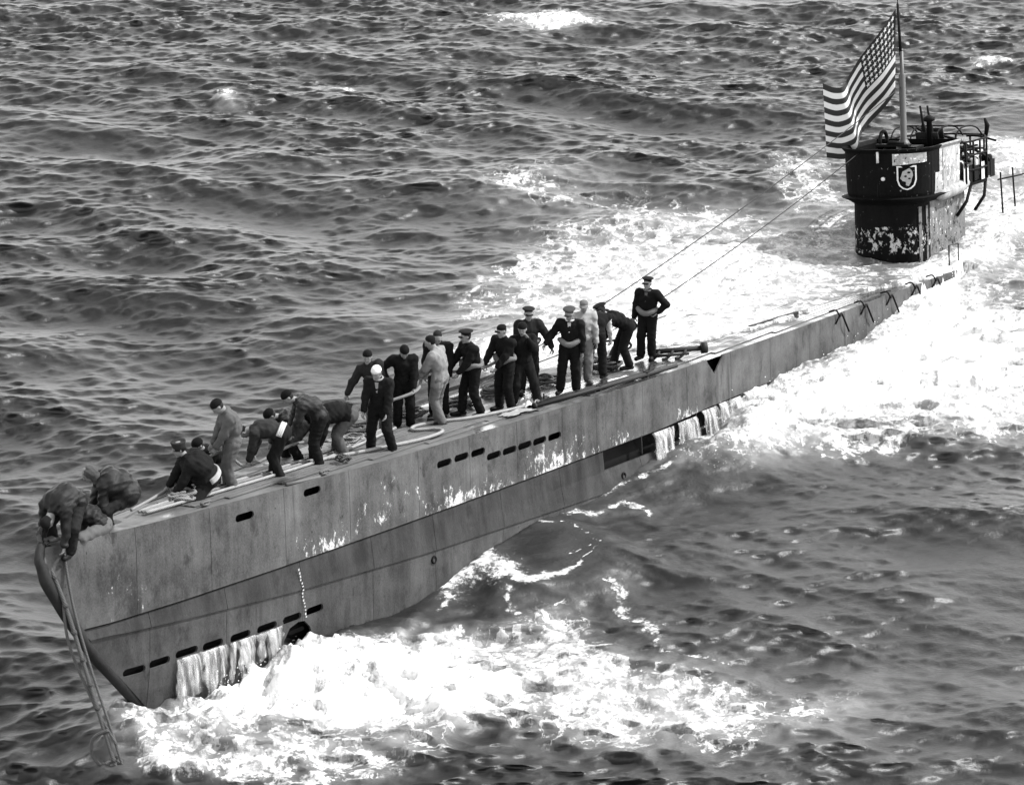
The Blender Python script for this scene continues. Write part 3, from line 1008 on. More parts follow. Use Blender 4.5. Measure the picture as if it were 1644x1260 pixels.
# emblem: shield outline with an animal head shape in pale paint
def emblem():
    ca, cu = .76, 2.28
    w, h = .24, .58
    def pt(x, y, o=.04):
        return on_bulwark(ca + x, cu + y, o)
    out = [(-w, h * .5), (w, h * .5), (w, -h * .12), (w * .8, -h * .36), (w * .4, -h * .5), (0, -h * .55), (-w * .4, -h * .5), (-w * .8, -h * .36), (-w, -h * .12)]
    o = MB()
    n = len(out)
    V = [pt(x, y) for x, y in out] + [pt(x * .84, y * .88 - .004) for x, y in out]
    o.add(V, [(i, (i + 1) % n, n + (i + 1) % n, n + i) for i in range(n)])
    o.build('shield_emblem', M_PALE, tower, smooth=False)
    beast = [(-.13, .05), (-.10, .15), (-.02, .19), (.06, .23), (.13, .16), (.15, .05), (.12, -.03), (.10, -.12), (.04, -.22), (-.03, -.19), (-.02, -.11), (-.10, -.09), (-.16, -.02)]
    o = MB()
    k = len(beast)
    o.add([pt(0, .02, .042)] + [pt(x, y, .042) for x, y in beast], [(0, 1 + i, 1 + (i + 1) % k) for i in range(k)])
    b = o.build('shield_figure', plain('worn_pale_paint', .13, .6, .6, 12), tower, smooth=False)
    o = MB()
    for cx, cy, r in ((.05, .12, .035), (-.03, .03, .03), (.06, -.03, .028)):
        o.add([pt(cx + r * math.cos(a) * 1.2, cy + r * math.sin(a) * .8, .045) for a in np.linspace(0, 6.28, 9)[:-1]], [tuple(range(8))])
    o.build('shield_mark', M_BLACK, tower, smooth=False)
emblem()
# bow-side fittings
b = MB(); b.tube([on_bulwark(.05, 2.65, .05), on_bulwark(.05, 2.93, .05)], .035, 6); b.build('stanchion', M_PALE, tower)
b = MB(); b.lathe([(.0, .0), (.05, .0), (.05, .05), (.02, .06)], Matrix.Translation(on_bulwark(.18, 2.25, .02)) @ Matrix.Rotation(R(90), 4, 'X'), 10); b.build('lamp', M_PALE, tower)
b = MB()
b.tube([(-1.22, 31.7, 2.7), (-1.32, 31.6, 2.4), (-1.36, 31.6, 2.0), (-1.24, 31.7, 1.85)], .02, 6)
b.tube([(-1.2, 31.3, 2.1), (-1.28, 31.5, 2.05)], .02, 6)
b.build('grab_rail', M_STEEL, tower)
for a in (.0, .75, 1.55, 2.2):
    V = []
    for u in (1.80, 2.86):
        for d in (-.012, .012):
            V.append(on_bulwark(a + d, u, .012) if a else on_bulwark(.013 + d, u, .012))
    link('plate_seam', new_mesh('plate_seam', V, [(0, 1, 3, 2)], M_BLACK, False), tower)
# vertical edge strips on the trunk and the rounded sponson at the waterline
for a, w in ((1.05, .05), (1.32, .05)):
    h = plan(S0 + .08, .98, 33.7, 40)
    L = [0]
    for p, q in zip(h[:-1], h[1:]):
        L.append(L[-1] + math.hypot(q[0] - p[0], q[1] - p[1]))
    V = []
    for u in (-.2, 1.5):
        for d in (-w, w):
            t = float(np.interp(a + d, L, [p[0] for p in h])); s = float(np.interp(a + d, L, [p[1] for p in h]))
            V.append((t * 1.015, s - .02, u))
    link('edge_strip', new_mesh('edge_strip', V, [(0, 1, 3, 2)], M_TOW_M, False), tower)
b = MB()
b.tube(spline([(-.75, 30.75, -.28), (-.5, 30.62, .02), (-.2, 30.55, .12), (.1, 30.55, .06), (.4, 30.62, -.08), (.75, 30.8, -.12)], 5), .035, 8)
b.build('breakwater', M_BLACK, tower)
# bulge box along the starboard side, under the pale panel
b = MB()
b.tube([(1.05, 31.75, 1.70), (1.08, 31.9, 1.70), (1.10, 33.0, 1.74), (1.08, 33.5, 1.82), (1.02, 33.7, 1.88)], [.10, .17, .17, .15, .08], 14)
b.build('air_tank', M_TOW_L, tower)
b = MB()
# bridge fittings: periscope standard, compass stub, direction-finding loop, hatch lids
b = MB()
b.lathe([(.19, 1.7), (.19, 2.9), (.13, 3.02), (.085, 3.08), (.082, 4.7), (.05, 4.75), (.05, 5.3)], Matrix.Translation((0.02, 32.1, 0)), 16)
b.build('periscope', plain('periscope_steel', .02, .5, spec=.3), tower)
b = MB()
b.lathe([(.07, 1.7), (.07, 3.45), (.15, 3.48), (.15, 3.56), (.05, 3.62)], Matrix.Translation((.45, 32.75, 0)), 12)
b.build('compass_post', M_BLACK, tower)
b = MB()
b.tube([(-.45 + .0, 31.9 + .22 * math.cos(a), 3.05 + .24 * math.sin(a)) for a in np.linspace(-.3, math.pi + .3, 14)], .05, 8)
b.tube([(-.45, 31.75, 2.7), (-.1, 31.5, 3.05), (.25, 31.6, 3.02)], .05, 8)
b.build('direction_loop', M_BLACK, tower)
b = MB()
b.box((-.05, 31.6, 2.97), (.9, .22, .06)); b.box((.35, 31.9, 2.9), (.4, .5, .05))
b.build('chart_shelf', M_BLACK, tower, smooth=False)
# gun platform aft of the bridge
b = MB()
pl = [(1.12, 33.0), (1.25, 33.6), (1.25, 34.6), (.9, 35.3), (0, 35.55)]
pl = pl + [(-t, s) for t, s in pl[::-1][1:]]
n = len(pl)
b.add([(t, s, 1.72) for t, s in pl] + [(t, s, 1.80) for t, s in pl], [tuple(range(n))[::-1], tuple(range(n, 2 * n))] + [(i, (i + 1) % n, n + (i + 1) % n, n + i) for i in range(n)])
b.build('gun_platform', M_TOW_D, tower, smooth=False)
for u in (2.12, 2.5, 2.86):
    b = MB(); b.tube([(t, s, u) for t, s in pl], .028, 6); b.build('platform_rail', M_BLACK, tower)
for t, s in [(1.25, 33.2), (1.25, 33.7), (1.25, 34.15), (1.25, 34.6), (.9, 35.3), (.45, 35.45), (0, 35.55), (-.9, 35.3), (-1.25, 34.2)]:
    b = MB(); b.tube([(t, s, 1.8), (t, s, 2.88)], .028, 6); b.build('platform_post', M_BLACK, tower)
# two light anti-aircraft guns on pedestals
def gun(s, t, el):
    b = MB()
    b.lathe([(.22, 1.8), (.16, 1.95), (.10, 2.1), (.10, 2.65), (.14, 2.7), (.14, 2.78)], Matrix.Translation((t, s, 0)), 12)
    b.box((t, s, 2.86), (.34, .5, .18), Matrix.Rotation(el * .3, 3, 'X'))
    for dt in (-.1, .1):
        c, q = math.cos(el), math.sin(el)
        b.tube([(t + dt, s + .3 * c, 2.86 - .3 * q), (t + dt, s - .45 * c, 2.86 + .45 * q), (t + dt, s - .5 * c, 2.86 + .5 * q), (t + dt, s - 1.0 * c, 2.86 + 1.0 * q)], [.06, .06, .035, .03], 8)
    b.box((t, s - .12, 2.95), (.62, .05, .34), Matrix.Rotation(.3, 3, 'X'))
    b.tube(spline([(t - .15, s + .3, 2.6), (t - .2, s + .5, 2.4), (t, s + .55, 2.2), (t + .2, s + .5, 2.4), (t + .15, s + .3, 2.6)], 4), .03, 6)
    b.build('deck_gun', M_BLACK, tower)
gun(33.55, .1, R(72))
gun(34.7, -.25, R(20))
for k in range(7):
    b = MB()
    s = 33.2 + k * .33
    t = 1.05 - .12 * (k % 3)
    b.lathe([(.10, 1.8), (.12, 1.85), (.12, 2.3), (.08, 2.36)], Matrix.Translation((t, s, 0)), 10)
    b.build('ammunition_locker', M_PALE if k % 2 else M_BLACK, tower)
b = MB()
for t in (-.9, -.35, .35, .9):
    b.tube(spline([(t, 33.3, 2.86), (t, 33.6, 3.15), (t, 34.2, 3.2), (t, 34.8, 3.1), (t, 35.2, 2.86)], 4), .022, 6)
b.tube([(-.9, 34.2, 3.2), (.9, 34.2, 3.2)], .022, 6)
b.build('splinter_frame', M_BLACK, tower)
b = MB(); b.tube([(.95, 35.3, 2.8), (1.0, 35.3, 3.1), (.95, 35.25, 3.3)], [.05, .07, .03], 8); b.build('platform_light', M_BLACK, tower)
for k in range(6):
    s = 33.1 + k * .36
    b = MB(); b.box((1.22, s + .15, 2.02), (.02, .30, .36 + .1 * (k % 2)))
    b.build('canvas_screen', M_BLACK if k % 3 else M_PALE, tower, smooth=False)
# braces under the platform and the lower platform with its railing further aft
for s, e in ((33.6, 33.1), (34.6, 34.3)):
    b = MB(); b.tube([(1.2, s, 1.72), (1.22, e + .15, 1.35), (1.05, e - .1, 1.0)], .045, 8); b.build('platform_brace', M_BLACK, tower)
b = MB()
pl2 = [(1.15, 35.6), (1.25, 37), (1.25, 41), (0, 42)]
pl2 = pl2 + [(-t, s) for t, s in pl2[::-1][1:]]
n = len(pl2)
b.add([(t, s, .35) for t, s in pl2] + [(t, s, .43) for t, s in pl2], [tuple(range(n))[::-1], tuple(range(n, 2 * n))] + [(i, (i + 1) % n, n + (i + 1) % n, n + i) for i in range(n)])
b.build('lower_platform', M_TOW_D, tower, smooth=False)
for u in (1.62,):
    b = MB(); b.tube([(t, s + .05 * math.sin(s * 3), u + .06 * math.sin(s * 2.3)) for t, s in pl2], .022, 6); b.build('platform_rail', M_BLACK, tower)
rl_ = random.Random(31)
for k in range(7):
    s = 35.9 + k * .85 + rl_.uniform(-.2, .2)
    b = MB(); b.tube([(1.25, s, .3), (1.25 + rl_.uniform(-.08, .08), s + rl_.uniform(-.1, .1), 1.75 + rl_.uniform(-.2, .2))], .024, 6); b.build('platform_post', M_BLACK, tower)
# tangled wreckage on and below the gun platform
for k in range(22):
    q = [(rl_.uniform(-.8, 1.25), 33.0 + rl_.uniform(0, 2.4), 1.9 + rl_.uniform(0, 1.0)) for _ in range(2)]
    q = [q[0], tuple((x + y) / 2 + rl_.uniform(-.15, .2) for x, y in zip(*q)), q[1]]
    b = MB(); b.tube(spline(q, 5), rl_.uniform(.02, .045), 6); b.build('bent_pipe', M_BLACK, tower)
for k in range(8):
    b = MB()
    c = Vector((rl_.uniform(.2, 1.15), 33.1 + k * .3, 2.15 + rl_.uniform(-.1, .35)))
    b.box(c, (.06, rl_.uniform(.25, .5), rl_.uniform(.2, .5)), Matrix.Rotation(rl_.uniform(-.5, .5), 3, 'X'))
    b.build('torn_plate', M_BLACK, tower, smooth=False)

# ------------------------------------------------------------------ flag on its staff
M_RED = plain('red_cloth_in_mono', .006, .85, .2, 6, 0)
M_BLUE = plain('blue_cloth_in_mono', .0025, .85, .2, 6, 0)
M_CLOTHW = plain('white_cloth', .32, .85, .10, 6, 0)
staff = MB()
staff.tube([W(32.1, .0, 5.2), W(32.06, -.03, 6.5)], [.04, .03], 10)
staff.tube([W(32.06, -.03, 6.5), W(32.06, -.03, 6.72)], [.012, .008], 6)
so = staff.build('flag_staff', M_BLACK)
rebase(so, W(32.1, .0, 5.2))
tag(so, 'thin dark staff above the periscope carrying the striped flag', 'flagpole')

flag = bpy.data.objects.new('flag', None)
COL.objects.link(flag)
TOP = W(32.06, -.03, 6.42)
flag.location = TOP
tag(flag, 'large striped flag with white stars streaming from the staff above the conning tower', 'flag')
MPP = 1 / 62.0
def px(x, y):            # metres right of / above the head of the staff
    return ((x - 1436) * MPP, -(y - 16) * MPP / .955)
cu = [0, .22, .42, .60, .74, .86, 1.0]
tp = [px(1434, 17), px(1405, 55), px(1378, 96), px(1364, 118), px(1352, 130), px(1336, 131), px(1319, 126)]
bt = [px(1440, 146), px(1424, 168), px(1404, 192), px(1383, 212), px(1381, 234), px(1362, 248), px(1332, 243)]
dp = [0, .16, -.02, .26, .66, .40, .30]
def flag_pt(a, b, off=0.0):
    """a along the fly, b down the hoist"""
    f = lambda arr, i: float(np.interp(a, cu, [q[i] for q in arr]))
    def sm(arr, i):
        return (f(arr, i) * 2 + float(np.interp(max(a - .04, 0), cu, [q[i] for q in arr])) + float(np.interp(min(a + .04, 1), cu, [q[i] for q in arr]))) / 4
    tx, tz, bx, bz = sm(tp, 0), sm(tp, 1), sm(bt, 0), sm(bt, 1)
    x = tx + (bx - tx) * b; z = tz + (bz - tz) * b
    dd = [(q,) for q in dp]
    y = sm(dd, 0) * (1 - .25 * b) + .16 * math.sin(8 * a + 2.4 * b) * a ** .7 + .06 * math.sin(17 * a - 3.5 * b) * a
    z += .05 * math.sin(9 * a + 1.5) * b * a
    return Vector((x, -y - .03 + off, z))
NA, NB = 52, 39
V, F, MI = [], [], []
for i in range(NA + 1):
    for j in range(NB + 1):
        V.append(flag_pt(i / NA, j / NB))
for i in range(NA):
    for j in range(NB):
        F.append((i * (NB + 1) + j, i * (NB + 1) + j + 1, (i + 1) * (NB + 1) + j + 1, (i + 1) * (NB + 1) + j))
        stripe = j // 3
        MI.append(2 if (i + .5) / NA < .40 and stripe < 7 else (0 if stripe % 2 == 0 else 1))
link('cloth', new_mesh('cloth', V, F, [M_RED, M_CLOTHW, M_BLUE], True, MI), flag)
def star(ca, cb):
    V = []
    for off in (-.012, .012):
        V.append(flag_pt(ca, cb, off))
        for k in range(10):
            r = (.037 if k % 2 == 0 else .016)
            an = math.pi / 2 + k * math.pi / 5
            V.append(flag_pt(ca + r * .62 * math.cos(an), cb - r * math.sin(an), off))
    F = [(0, 1 + k, 1 + (k + 1) % 10) for k in range(10)] + [(11, 12 + (k + 1) % 10, 12 + k) for k in range(10)]
    link('star', new_mesh('star', V, F, M_CLOTHW, False), flag)
for r_ in range(6):
    for c_ in range(8):
        star(.025 + (c_ + .5) * (.37 / 8), .02 + (r_ + .5) * (7 / 13 - .03) / 6)
# jumping wires
def wire(a, b, sag, name, label):
    pts = [a.lerp(b, i / 24) - Vector((0, 0, 1)) * sag * 4 * (i / 24) * (1 - i / 24) for i in range(25)]
    mb = MB(); mb.tube(pts, .012, 6)
    mid = a.lerp(b, .08)
    d = (b - a).normalized()
    mb.tube([mid - d * .12, mid - d * .06, mid + d * .06, mid + d * .12], [.015, .05, .05, .015], 8)
    o = mb.build(name, M_DARK)
    rebase(o, a)
    tag(o, label, 'wire', 'jumping wires')
wire(W(13.4, -1.2, .05), W(32.05, 0, 4.4), .25, 'jumping_wire', 'upper taut wire running from the foredeck past the men to the periscope')
wire(W(16.3, -.9, .05), W(30.75, -.5, 2.95), .2, 'jumping_wire', 'lower taut wire running from the foredeck to the front rim of the tower')

# ------------------------------------------------------------------ people: bodies and clothes from smooth-blended distance fields
def surface_nets(f, o, h):
    """quads of the zero level of a sampled field"""
    s = f < 0
    nx, ny, nz = f.shape
    c = [s[i:nx - 1 + i, j:ny - 1 + j, k:nz - 1 + k] for i in (0, 1) for j in (0, 1) for k in (0, 1)]
    cnt = sum(q.astype(np.int8) for q in c)
    act = (cnt > 0) & (cnt < 8)
    I = np.argwhere(act)
    idx = np.full(act.shape, -1, np.int64)
    idx[act] = np.arange(len(I))
    cor = [(i, j, k) for i in (0, 1) for j in (0, 1) for k in (0, 1)]
    val = np.stack([f[I[:, 0] + a, I[:, 1] + b, I[:, 2] + d] for a, b, d in cor], 1)
    acc = np.zeros((len(I), 3)); n = np.zeros(len(I))
    for p in range(8):
        for q in range(p + 1, 8):
            if sum(abs(x - y) for x, y in zip(cor[p], cor[q])) != 1:
                continue
            a, b = val[:, p], val[:, q]
            m = (a < 0) != (b < 0)
            t = np.where(m, a / np.where(m, a - b, 1), 0)
            pt = np.array(cor[p])[None] * (1 - t)[:, None] + np.array(cor[q])[None] * t[:, None]
            acc += pt * m[:, None]; n += m
    V = (I + acc / n[:, None]) * h + o
    F = []
    for ax in range(3):
        sl0 = [slice(1, -1)] * 3; sl1 = [slice(1, -1)] * 3
        sl0[ax] = slice(0, -1); sl1[ax] = slice(1, None)
        a, b = s[tuple(sl0)], s[tuple(sl1)]
        E = np.argwhere(a != b)
        if not len(E):
            continue
        flip = a[a != b]
        base = E + 1
        base[:, ax] -= 1
        u, v = [(1, 2), (2, 0), (0, 1)][ax]
        def cell(du, dv):
            q = base.copy(); q[:, u] -= du; q[:, v] -= dv
            return idx[q[:, 0], q[:, 1], q[:, 2]]
        q = np.stack([cell(1, 1), cell(0, 1), cell(0, 0), cell(1, 0)], 1)
        q[~flip] = q[~flip][:, ::-1]
        F.append(q)
    return V, np.concatenate(F)

class Field:
    def __init__(self, h, k=.03):
        self.p, self.h, self.k = [], h, k
    def cone(self, a, b, ra, rb, k=None):
        self.p.append(('c', np.array(a, float), np.array(b, float), ra, rb, k)); return self
    def ell(self, c, M, r, k=None, sub=False):
        self.p.append(('s' if sub else 'e', np.array(c, float), np.array(M, float), np.array(r, float), 0, k)); return self
    def eval(self, wrinkle=0.0, seed=0, floor=None, wr_scale=1.0):
        lo = np.full(3, 1e9); hi = -lo
        for t, a, b, r, q, k in self.p:
            if t == 'c':
                m = max(r, q); lo = np.minimum(lo, np.minimum(a, b) - m); hi = np.maximum(hi, np.maximum(a, b) + m)
            elif t == 'e':
                m = max(r); lo = np.minimum(lo, a - m); hi = np.maximum(hi, a + m)
        h = self.h
        lo -= 3 * h + .01; hi += 3 * h + .01
        n = np.ceil((hi - lo) / h).astype(int) + 1
        ax = [lo[i] + h * np.arange(n[i]) for i in range(3)]
        f = np.full(n, .25)
        for t, a, b, r, q, k in self.p:
            k = self.k if k is None else k
            if t == 'c':
                m = max(r, q); l2 = np.minimum(a, b) - m - .09; h2 = np.maximum(a, b) + m + .09
            else:
                m = max(r); l2 = a - m - .09; h2 = a + m + .09
            i0 = np.clip(np.floor((l2 - lo) / h).astype(int), 0, n - 1); i1 = np.clip(np.ceil((h2 - lo) / h).astype(int) + 1, 1, n)
            sl = tuple(slice(i0[i], i1[i]) for i in range(3))
            P = np.stack(np.meshgrid(*[ax[i][sl[i]] for i in range(3)], indexing='ij'), -1)
            if t == 'c':
                e = b - a; L2 = e @ e + 1e-12
                tt = np.clip(((P - a) @ e) / L2, 0, 1)
                d = np.linalg.norm(P - a - tt[..., None] * e, axis=-1) - (r + (q - r) * tt)
            else:
                L = (P - a) @ b            # columns of b are the axes
                k0 = np.linalg.norm(L / r, axis=-1); k1 = np.linalg.norm(L / (r * r), axis=-1)
                d = k0 * (k0 - 1) / np.maximum(k1, 1e-9)
            g = f[sl]
            if t == 's':
                f[sl] = np.maximum(g, -d)
            else:
                hh = np.clip(.5 + .5 * (g - d) / k, 0, 1)
                f[sl] = g * (1 - hh) + d * hh - k * hh * (1 - hh)
        if wrinkle:
            G = np.meshgrid(*ax, indexing='ij')
            r = np.random.default_rng(seed)
            w = np.zeros(f.shape)
            for _ in range(7):
                d = r.normal(size=3) * np.array([1, 1, 1.0]); d /= np.linalg.norm(d)
                fr = r.uniform(22, 62) * wr_scale
                ph = r.uniform(0, 6.28)
                w += np.abs(np.sin((G[0] * d[0] + G[1] * d[1] + G[2] * d[2]) * fr + ph + 1.3 * np.sin(G[2] * 9 + ph * 3 + G[0] * 7))) - .6
            f = f + w * wrinkle / 2.2
        if floor is not None:
            G2 = np.broadcast_to(ax[2][None, None, :], f.shape)
            f = np.maximum(f, floor - G2)
        return surface_nets(f, lo, h)

V3 = lambda *a: np.array(a, float)
def nrm(v):
    return v / (np.linalg.norm(v) + 1e-12)
def rotx(a):   # forward bend: z towards +y
    c, s = math.cos(a), math.sin(a); return np.array([[1, 0, 0], [0, c, s], [0, -s, c]])
def roty(a):   # lean to the right: z towards +x
    c, s = math.cos(a), math.sin(a); return np.array([[c, 0, s], [0, 1, 0], [-s, 0, c]])
def rotzz(a):
    c, s = math.cos(a), math.sin(a); return np.array([[c, -s, 0], [s, c, 0], [0, 0, 1]])
def ik(a, b, l1, l2, pole):
    d = b - a; L = np.linalg.norm(d)
    m = (l1 + l2) * .995
    if L > m:
        b = a + d / L * m; L = m
    u = (b - a) / L
    x = (l1 * l1 - l2 * l2 + L * L) / (2 * L)
    hgt = math.sqrt(max(l1 * l1 - x * x, 0))
    p = pole - u * (pole @ u)
    return a + u * x + nrm(p) * hgt, b

M_SKIN = plain('skin', .10, .7, .25, 14, .1, .1)
M_HAIR = plain('hair', .006, .7, spec=.1)
M_EYE = plain('eye', .005, .3, .1)
CLOTH = {}
def cloth(v, gloss=0.0):
    key = (round(v, 3), gloss)
    if key not in CLOTH:
        if gloss:
            CLOTH[key] = plain('leather_%d' % len(CLOTH), v * .17, .5, .35, 22, .5, .10)
        else:
            CLOTH[key] = plain('cloth_%d' % len(CLOTH), v * (.25 if v < .06 else .40), .9, .35, 7, .35, .04)
    return CLOTH[key]

def hand_mesh(mb, wrist, fwd, palm_n, curl, left):
    """palm, four fingers of unequal length and a thumb"""
    fwd = nrm(fwd); pn = nrm(palm_n - fwd * (palm_n @ fwd)); side = np.cross(fwd, pn) * (1 if left else -1)   # side points to the thumb
    c = wrist + fwd * .05
    M = Matrix(((side[0], pn[0], fwd[0], c[0]), (side[1], pn[1], fwd[1], c[1]), (side[2], pn[2], fwd[2], c[2]), (0, 0, 0, 1)))
    mb.lathe([(.012, -.065), (.026, -.05), (.036, -.01), (.041, .03), (.034, .048), (.01, .052)], M, 10, sx=1.0, sy=.42)
    for i, (off, ln) in enumerate(((.030, .072), (.010, .082), (-.010, .076), (-.029, .058))):
        p = c + side * off + fwd * .035
        d = fwd
        pts = [p]
        for s_, a in ((.46, .55), (.31, .85), (.23, .6)):
            ang = curl * a
            d = nrm(d * math.cos(ang) + pn * math.sin(ang))
            p = p + d * ln * s_
            pts.append(p)
        mb.tube(pts, [.0105, .0098, .009, .0065], 6)
    p = c + side * .03 - fwd * .03
    d = nrm(side * .8 + fwd * .6 + pn * .25)
    pts = [p]
    for s_, a in ((.036, 0), (.032, .35), (.026, .35)):
        d = nrm(d * math.cos(a * curl) + (pn * .7 + fwd * .7 - side * .4) * math.sin(a * curl)); p = p + d * s_; pts.append(p)
    mb.tube(pts, [.015, .0125, .011, .007], 6)

PEOPLE = {}
def person(key, label, s, t, face, hz=.93, hip=(0, 0), bend=4, curve=8, lean=0, twist=0, fl=(-.11, 0, 0), fr=(.11, 0, 0), toe=(-12, 12),
           hl=(-.26, .08, .80), hr=(.26, .08, .80), el=(-.6, -.8, -.2), er=(.6, -.8, -.2), kl=(-.1, 1, 0), kr=(.1, 1, 0),
           head=(8, 0), head_lean=0, size=1.0, top=.02, legs=.02, topgloss=0, coat=.06, hat='watch', hatv=.015, belt=False, shoe=.012,
           curl=.9, hem=None, fat=1.16, kneel=False, waistband=None, collar=None, sleeves=None, vest=False):
    """face: 0 looks at the camera, 90 to the right of the picture, -90 to the left; local x right hand, y forward, z up"""
    root = W(s, t, .03)
    rz = math.pi + R(face)
    # local deck slope
    cz, sz = math.cos(rz), math.sin(rz)
    def fz(x, y):
        return deck_z(root.x + cz * x - sz * y, root.y + sz * x + cz * y) - deck_z(root.x, root.y)
    k = size
    ang = lambda d: R(d)
    tor = lambda b: roty(ang(lean)) @ rotx(ang(b))
    A1, A2 = tor(bend - curve / 2), tor(bend + curve / 2) @ rotzz(ang(twist))
    hipR = rotzz(ang(twist * .3)) @ rotx(ang(min(bend, 50) * .35))
    P = V3(hip[0], hip[1], hz * k)
    waist = P + A1 @ V3(0, 0, .24 * k)
    neck = waist + A2 @ V3(0, 0, .27 * k)
    shl = neck + A2 @ V3(-.185 * k, 0, -.045 * k); shr = neck + A2 @ V3(.185 * k, 0, -.045 * k)
    hpl = P + hipR @ V3(-.092 * k, 0, 0); hpr = P + hipR @ V3(.092 * k, 0, 0)
    HM_ = rotzz(ang(-head[1])) @ roty(ang(head_lean + lean * .4)) @ rotx(ang(head[0]))
    nt = neck + (.5 * (A2 @ V3(0, 0, 1)) + .5 * (HM_ @ V3(0, 0, 1))) * .085 * k
    hc = nt + HM_ @ V3(0, .022 * k, .105 * k)
    feet = []
    for q in (fl, fr):
        feet.append(V3(q[0], q[1], q[2] + fz(q[0], q[1]) + .085 * k))
    knl, anl = ik(hpl, feet[0], .43 * k, .425 * k, V3(*kl)); knr, anr = ik(hpr, feet[1], .43 * k, .425 * k, V3(*kr))
    ebl, wrl = ik(shl, V3(*hl), .285 * k, .255 * k, V3(*el)); ebr, wrr = ik(shr, V3(*hr), .285 * k, .255 * k, V3(*er))
    # --- body: one continuous mesh with head and hands
    F = Field(.0145, .028)
    F.ell(P + A1 @ V3(0, 0, .02), A1, V3(.145, .10, .12) * k)
    F.ell(waist, A1, V3(.13, .09, .15) * k)
    F.ell(waist + A2 @ V3(0, .005, .13 * k), A2, V3(.155, .10, .16) * k)
    F.cone(shl, shr, .06 * k, .06 * k)
    F.cone(neck + A2 @ V3(0, .0, -.03), nt + HM_ @ V3(0, 0, .03), .058 * k, .052 * k)
    for a, b, c in ((shl, ebl, wrl), (shr, ebr, wrr)):
        F.cone(a, b, .05 * k, .038 * k); F.cone(b, c, .038 * k, .026 * k)
    for a, b, c in ((hpl, knl, anl), (hpr, knr, anr)):
        F.cone(a, b, .078 * k, .05 * k); F.cone(b, c, .05 * k, .034 * k)
    hk = k
    F.ell(hc + HM_ @ V3(0, -.012, .022) * hk, HM_, V3(.076, .095, .092) * hk, .02)
    F.ell(hc + HM_ @ V3(0, .022, -.035) * hk, HM_, V3(.060, .068, .085) * hk, .025)
    F.cone(hc + HM_ @ V3(0, .085, .015) * hk, hc + HM_ @ V3(0, .103, -.022) * hk, .009 * hk, .015 * hk, .012)
    F.ell(hc + HM_ @ V3(0, .07, .028) * hk, HM_, V3(.055, .022, .012) * hk, .015)
    F.ell(hc + HM_ @ V3(0, .074, -.066) * hk, HM_, V3(.024, .016, .011) * hk, .01)
    F.ell(hc + HM_ @ V3(0, .066, -.105) * hk, HM_, V3(.026, .022, .02) * hk, .02)
    for sx in (-1, 1):
        F.ell(hc + HM_ @ V3(sx * .077, -.012, -.008) * hk, HM_, V3(.012, .022, .034) * hk, .01)
        F.ell(hc + HM_ @ V3(sx * .031, .098, .006) * hk, HM_, V3(.017, .017, .011) * hk, sub=True)
    Vb, Fb = F.eval()
    mb = MB()
    mb.v = [tuple(q) for q in Vb]; mb.f = [tuple(q) for q in Fb]; mb.m = [0] * len(mb.f)
    for sx in (-1, 1):
        c = hc + HM_ @ V3(sx * .031, .078, .007) * hk
        mb.lathe([(.002, -.007), (.009, -.003), (.009, .003), (.002, .007)], Matrix.Translation(Vector(c)), 8, 1)
        c = hc + HM_ @ V3(sx * .032, .089, .033) * hk
        c2 = hc + HM_ @ V3(sx * .012, .093, .029) * hk
        mb.tube([c + (HM_ @ V3(sx * .018, -.012, -.004)), c, c2], [.0025, .0035, .003], 5, 1)
    for wr, eb, left in ((wrl, ebl, True), (wrr, ebr, False)):
        fw = nrm(wr - eb)
        pn = V3(1 if left else -1, .4, -.2)
        if abs(fw @ nrm(pn)) > .85:
            pn = V3(0, -1, -.3)
        hand_mesh(mb, wr, fw, pn, curl, left)
    body = mb.build('person', [M_SKIN, M_EYE], None)
    body.location = root
    body.rotation_euler = (0, 0, rz)
    tag(body, label, 'person', 'sailors working along the foredeck')
    def part(name, V, Fq, m):
        me = new_mesh(name, V, Fq, m)
        return link(name, me, body)
    # --- trousers
    F = Field(.017, .03)
    F.ell(P + A1 @ V3(0, -.01, .0), A1, V3(.168 * fat, .125 * fat, .14) * k)
    F.cone(P + A1 @ V3(-.05, 0, .1 * k), P + A1 @ V3(.05, 0, .1 * k), .105 * k, .105 * k)
    for a, b, c in ((hpl, knl, anl), (hpr, knr, anr)):
        F.cone(a, b, .118 * k, .092 * k); F.cone(b, c + nrm(b - c) * .035, .090 * k, .088 * k)
    Vt, Ft = F.eval(.010, len(PEOPLE) * 3 + 1, wr_scale=.75)
    part('trousers', Vt, Ft, cloth(legs))
    # --- jacket or coat
    F = Field(.016, .035)
    F.ell(P + A1 @ V3(0, 0, .06), A1, V3(.172 * fat, .135 * fat, .13 + coat * .5) * k)
    F.ell(waist + A1 @ V3(0, 0, .0), A1, V3(.172 * fat, .138 * fat, .17) * k)
    F.ell(waist + A2 @ V3(0, .0, .12 * k), A2, V3(.190 * fat, .140 * fat, .18) * k)
    F.cone(shl, shr, .092 * k, .092 * k)
    F.cone(neck + A2 @ V3(0, -.005, -.02), neck + A2 @ V3(0, .0, .035), .085 * k, .068 * k)
    if coat > .1:
        for hp_, kn_ in ((hpl, knl), (hpr, knr)):
            F.cone(hp_, hp_ + (kn_ - hp_) * (coat * 2.0), .125 * k, .12 * k)
    if vest:
        pass
    else:
        for a, b, c in ((shl, ebl, wrl), (shr, ebr, wrr)):
            c2 = c - nrm(c - b) * (.03 if sleeves is None else .2)
            F.cone(a, b, .090 * k, .074 * k); F.cone(b, c2, .074 * k, .058 * k)
    Vj, Fj = F.eval(.013 if not topgloss else .019, len(PEOPLE) * 5 + 2, wr_scale=.65 if not topgloss else .6)
    part('jacket', Vj, Fj, cloth(top, topgloss))
